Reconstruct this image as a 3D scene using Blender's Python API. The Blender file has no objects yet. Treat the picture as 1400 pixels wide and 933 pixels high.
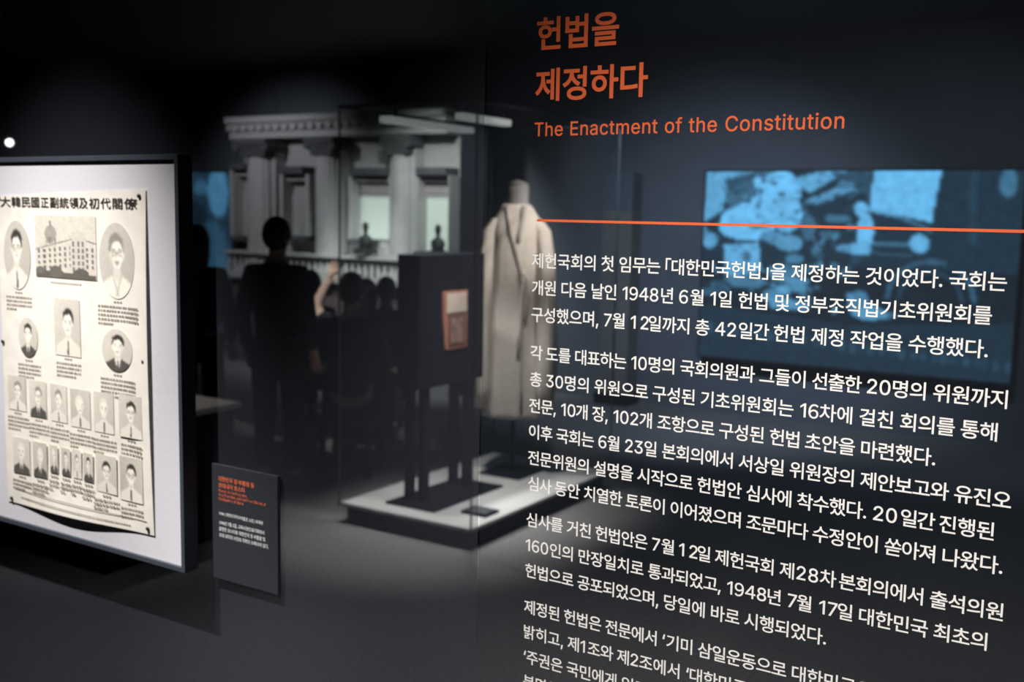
import bpy, bmesh, math, random
import numpy as np
from mathutils import Vector, Matrix
random.seed(7); np.random.seed(7)
PI = math.pi
sc = bpy.context.scene
C = bpy.context.collection

# ------------------------------------------------------------------ camera
H_CAM, Y_PANE = 1.80, 1.40
F_PX = 1449.67
YAW, PITCH, ROLL = 0.5596, -0.1189, 0.0196
def _basis():
    cy, sy, cp, sp = math.cos(YAW), math.sin(YAW), math.cos(PITCH), math.sin(PITCH)
    fwd = Vector((-sy*cp, cy*cp, sp)); r0 = Vector((cy, sy, 0)); u0 = r0.cross(fwd)
    cr, sr = math.cos(ROLL), math.sin(ROLL)
    return fwd, r0*cr + u0*sr, u0*cr - r0*sr
FWD, RGT, UPV = _basis()
EYE = Vector((0, 0, H_CAM))
cam = bpy.data.cameras.new('camera'); cam_o = bpy.data.objects.new('camera', cam); C.objects.link(cam_o)
m = Matrix((RGT, UPV, -FWD)).transposed().to_4x4(); m.translation = EYE
cam_o.matrix_world = m
cam.sensor_width = 36.0; cam.lens = 36.0*F_PX/1400.0
cam.clip_start = 0.05; cam.clip_end = 60
cam.dof.use_dof = True; cam.dof.focus_distance = 1.42; cam.dof.aperture_fstop = 5.0
sc.camera = cam_o

# ------------------------------------------------------------------ render look, world
sc.view_settings.view_transform = 'Standard'; sc.view_settings.look = 'None'
sc.view_settings.exposure = 0.0; sc.view_settings.gamma = 1.0
sc.view_settings.use_curve_mapping = False
try:
    sc.cycles.use_denoising = True
    sc.cycles.max_bounces = 10; sc.cycles.transparent_max_bounces = 24
    sc.cycles.sample_clamp_indirect = 4.0
    sc.cycles.caustics_reflective = False; sc.cycles.caustics_refractive = False
except Exception:
    pass
w = bpy.data.worlds.new('world'); sc.world = w; w.use_nodes = True
w.node_tree.nodes['Background'].inputs[0].default_value = (0.012, 0.016, 0.03, 1)
w.node_tree.nodes['Background'].inputs[1].default_value = 0.15

# ------------------------------------------------------------------ lights (ceiling spots, several added unseen to lift single parts)
def spot(name, loc, target, watts, deg, blend=0.6, color=(1, 1, 1), radius=0.04):
    l = bpy.data.lights.new(name, 'SPOT'); l.energy = watts; l.spot_size = math.radians(deg); l.spot_blend = blend
    l.color = color; l.shadow_soft_size = radius
    o = bpy.data.objects.new(name, l); C.objects.link(o); o.location = loc
    o.rotation_euler = (Vector(target) - Vector(loc)).to_track_quat('-Z', 'Y').to_euler()
    return o
ARM_AT = (-4.94, 5.47, 1.25)
WARM, COOL = (1.0, 0.90, 0.80), (0.66, 0.81, 1.0)
spot('lettering_spot', (-0.35, -0.75, 3.0), (-0.50, 1.4, 1.08), 385, 45, 0.9, (1.0, 0.96, 0.92), 0.05)
spot('poster_spot', (-1.98, 0.35, 3.30), (-1.92, 1.4, 0.84), 430, 37, 1.0, (1.0, 0.965, 0.95), 0.010)
spot('lower_wall_spot', (-1.75, 0.45, 3.05), (-1.35, 1.4, 0.20), 190, 24, 1.0, (1.0, 0.96, 0.94), 0.010)
for x_ in (-3.73, -3.23):
    for y_ in (4.76, 5.02):
        spot('light_bar_lamp', (x_, y_, 2.27), (-3.56, y_*2.4 - 6.70, 0.1), 92, 56, 1.0, (1.0, 0.97, 0.92), 0.03)
spot('robe_spot', (-1.25, 5.1, 3.3), (-3.42, 5.78, 1.78), 560, 16, 1.0, WARM, 0.03)
spot('robe_fill_spot', (-2.4, 4.2, 3.3), (-3.6, 5.78, 1.25), 110, 24, 0.9, WARM, 0.03)
spot('facade_spot', (-5.9, 7.3, 3.25), (-6.7, 9.0, 1.1), 260, 75, 0.8, (0.92, 1.0, 0.96), 0.1)
spot('balustrade_fill', (-6.7, 6.7, 3.2), (-7.5, 9.0, 1.0), 260, 30, 0.8, (0.92, 1.0, 0.96), 0.1)  # added lamp without a fixture, brightens the balustrade
spot('facade_side_spot', (-8.6, 6.8, 3.2), (-8.8, 9.0, 1.7), 95, 80, 0.8, (0.95, 0.97, 1.0), 0.1)
spot('back_wall_fill', (-2.7, 5.0, 3.3), (-3.6, 9.3, 0.8), 560, 60, 1.0, COOL, 0.15)  # added wash that lifts the dark wall behind the lettering
spot('screen_wall_fill', (-1.0, 5.2, 3.3), (-1.6, 9.3, 1.0), 110, 64, 1.0, COOL, 0.15)  # weaker added wash, evens out the wall around the screen
spot('hall_floor_fill', (-2.1, 3.4, 3.2), (-2.2, 3.2, 0.0), 36, 64, 1.0, (1.0, 0.95, 0.96), 0.15)  # unseen added lamp; the lit floor gives the glass its lower haze
spot('entry_floor_fill', (-3.1, 2.3, 3.2), (-3.0, 2.1, 0.0), 45, 85, 1.0, (0.92, 0.94, 1.0), 0.15)  # added as well, for grey haze low in the smoked glass
spot('counter_fill', (-4.9, 3.7, 3.2), (-4.8, 3.75, 0.75), 45, 40, 0.8, WARM, 0.05)  # added so that the counter top shows as a bright streak
spot('forearm_fill', (-4.35, 4.3, 3.2), ARM_AT, 240, 9, 0.5, (1.0, .95, .88), 0.02)  # added narrow beam that lights only the raised forearm

# ------------------------------------------------------------------ helpers
def ray(px, py):
    return FWD + RGT*((px - 700)/F_PX) + UPV*((466.5 - py)/F_PX)
def at_y(px, py, y):
    d = ray(px, py); return EYE + d*(y/d.y)
def at_z(px, py, z):
    d = ray(px, py); return EYE + d*((z - H_CAM)/d.z)
def at_x(px, py, x):
    d = ray(px, py); return EYE + d*(x/d.x)
def at_d(px, py, k):
    return EYE + ray(px, py)*k

MATS = {}
def mat(name, color, rough=0.6, metal=0.0, emit=None, strength=0.0, spec=0.4, noise=0.0, scale=30.0, bump=0.0):
    if name in MATS: return MATS[name]
    mt = bpy.data.materials.new(name); mt.use_nodes = True; nt = mt.node_tree
    b = nt.nodes['Principled BSDF']; b.inputs['Base Color'].default_value = (*color, 1)
    b.inputs['Roughness'].default_value = rough; b.inputs['Metallic'].default_value = metal
    b.inputs['Specular IOR Level'].default_value = spec
    if emit is not None:
        b.inputs['Emission Color'].default_value = (*emit, 1); b.inputs['Emission Strength'].default_value = strength
    if noise > 0 or bump > 0:
        tc = nt.nodes.new('ShaderNodeTexCoord'); nz = nt.nodes.new('ShaderNodeTexNoise')
        nz.inputs['Scale'].default_value = scale; nz.inputs['Detail'].default_value = 4
        nt.links.new(tc.outputs['Object'], nz.inputs['Vector'])
        if noise > 0:
            rp = nt.nodes.new('ShaderNodeValToRGB')
            rp.color_ramp.elements[0].position = 0.3; rp.color_ramp.elements[1].position = 0.7
            rp.color_ramp.elements[0].color = (*[c*(1-noise) for c in color], 1)
            rp.color_ramp.elements[1].color = (*[min(1, c*(1+noise)) for c in color], 1)
            nt.links.new(nz.outputs['Fac'], rp.inputs['Fac']); nt.links.new(rp.outputs['Color'], b.inputs['Base Color'])
        if bump > 0:
            bp = nt.nodes.new('ShaderNodeBump'); bp.inputs['Strength'].default_value = bump
            bp.inputs['Distance'].default_value = 0.004
            nt.links.new(nz.outputs['Fac'], bp.inputs['Height']); nt.links.new(bp.outputs['Normal'], b.inputs['Normal'])
    MATS[name] = mt; return mt

def glass_mat(name, through, film, gloss=0.03, tint=(1, 1, 1)):
    """a glass sheet: `through` is the share of the light that passes, the rest meets a dark film"""
    mt = bpy.data.materials.new(name); mt.use_nodes = True; nt = mt.node_tree; nt.nodes.clear()
    out = nt.nodes.new('ShaderNodeOutputMaterial'); mix = nt.nodes.new('ShaderNodeMixShader')
    tr = nt.nodes.new('ShaderNodeBsdfTransparent'); tr.inputs[0].default_value = (*tint, 1)
    df = nt.nodes.new('ShaderNodeBsdfPrincipled'); df.inputs['Base Color'].default_value = (*film, 1)
    df.inputs['Roughness'].default_value = 0.35; df.inputs['Specular IOR Level'].default_value = gloss
    mix.inputs[0].default_value = through
    nt.links.new(df.outputs[0], mix.inputs[1]); nt.links.new(tr.outputs[0], mix.inputs[2]); nt.links.new(mix.outputs[0], out.inputs[0])
    return mt
def film_front(o, plain):
    """the film lies on the face towards the visitor; the other faces of the sheet are plain glass"""
    o.data.materials.append(plain)
    for p in o.data.polygons: p.material_index = 0 if p.normal.y < -0.5 else 1
def vcol_mat(name, rough=0.7, emit=0.0):
    """a printed sheet (or, with emit, a screen picture) whose ink comes from the colour attribute «ink»"""
    mt = bpy.data.materials.new(name); mt.use_nodes = True; nt = mt.node_tree
    b = nt.nodes['Principled BSDF']; a = nt.nodes.new('ShaderNodeAttribute'); a.attribute_name = 'ink'
    b.inputs['Roughness'].default_value = rough; b.inputs['Specular IOR Level'].default_value = 0.1
    if emit:
        b.inputs['Base Color'].default_value = (0.01, 0.01, 0.012, 1)
        nt.links.new(a.outputs['Color'], b.inputs['Emission Color']); b.inputs['Emission Strength'].default_value = emit
    else:
        nt.links.new(a.outputs['Color'], b.inputs['Base Color'])
    return mt

def link_mesh(name, me, material=None, parent=None, smooth=False):
    o = bpy.data.objects.new(name, me); C.objects.link(o)
    if material is not None and not me.materials: me.materials.append(material)
    if smooth:
        for p in me.polygons: p.use_smooth = True
    if parent is not None: o.parent = parent
    return o
def tag(o, label, cat, group=None):
    o['label'] = label; o['category'] = cat
    if group: o['group'] = group
    return o
def thing(name, label, cat, loc=(0, 0, 0), rz=0.0, group=None):
    o = bpy.data.objects.new(name, None); C.objects.link(o); o.empty_display_size = 0.1
    o.location = loc; o.rotation_euler = (0, 0, rz)
    return tag(o, label, cat, group)
def struct(o):
    o['kind'] = 'structure'; return o

class MB:
    """collects boxes, tubes and lofts into one mesh"""
    def __init__(s): s.bm = bmesh.new()
    def box(s, x0, x1, y0, y1, z0, z1, bevel=0.0):
        r = bmesh.ops.create_cube(s.bm, size=1.0)
        vs = r['verts']
        for v in vs:
            v.co = Vector(((x0+x1)/2 + v.co.x*(x1-x0), (y0+y1)/2 + v.co.y*(y1-y0), (z0+z1)/2 + v.co.z*(z1-z0)))
        if bevel > 0:
            es = list({e for v in vs for e in v.link_edges})
            bmesh.ops.bevel(s.bm, geom=es, offset=bevel, segments=2, affect='EDGES', profile=0.6)
        return s
    def loft(s, rings, cap=True, closed=True):
        rows = [[s.bm.verts.new(p) for p in r] for r in rings]
        n = len(rows[0])
        for a, b in zip(rows, rows[1:]):
            for i in range(n if closed else n-1):
                j = (i+1) % n
                s.bm.faces.new((a[i], a[j], b[j], b[i]))
        if cap and closed:
            s.bm.faces.new(rows[0][::-1]); s.bm.faces.new(rows[-1])
        return s
    def tube(s, pts, radii, n=10, cap=True):
        pts = [Vector(p) for p in pts]
        if not hasattr(radii, '__len__'): radii = [radii]*len(pts)
        rings = []; prev = None
        for i, p in enumerate(pts):
            t = (pts[min(i+1, len(pts)-1)] - pts[max(i-1, 0)]).normalized()
            ref = prev if prev is not None else (Vector((0, 0, 1)) if abs(t.z) < .9 else Vector((1, 0, 0)))
            a = (ref - t*ref.dot(t)).normalized(); b = t.cross(a); prev = a
            rings.append([p + (a*math.cos(2*PI*k/n) + b*math.sin(2*PI*k/n))*radii[i] for k in range(n)])
        return s.loft(rings, cap)
    def lathe(s, prof, cx=0, cy=0, n=24, sx=1.0, sy=1.0):
        return s.loft([[Vector((cx + r*sx*math.cos(2*PI*k/n), cy + r*sy*math.sin(2*PI*k/n), z)) for k in range(n)] for r, z in prof])
    def sphere(s, c, r, sx=1, sy=1, sz=1, seg=20):
        q = bmesh.ops.create_uvsphere(s.bm, u_segments=seg, v_segments=max(8, seg*2//3), radius=r)
        for v in q['verts']: v.co = Vector((c[0]+v.co.x*sx, c[1]+v.co.y*sy, c[2]+v.co.z*sz))
        return s
    def build(s, name, material, parent=None, smooth=False, recalc=True):
        if recalc: bmesh.ops.recalc_face_normals(s.bm, faces=s.bm.faces[:])
        me = bpy.data.meshes.new(name); s.bm.to_mesh(me); s.bm.free()
        return link_mesh(name, me, material, parent, smooth)

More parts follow.
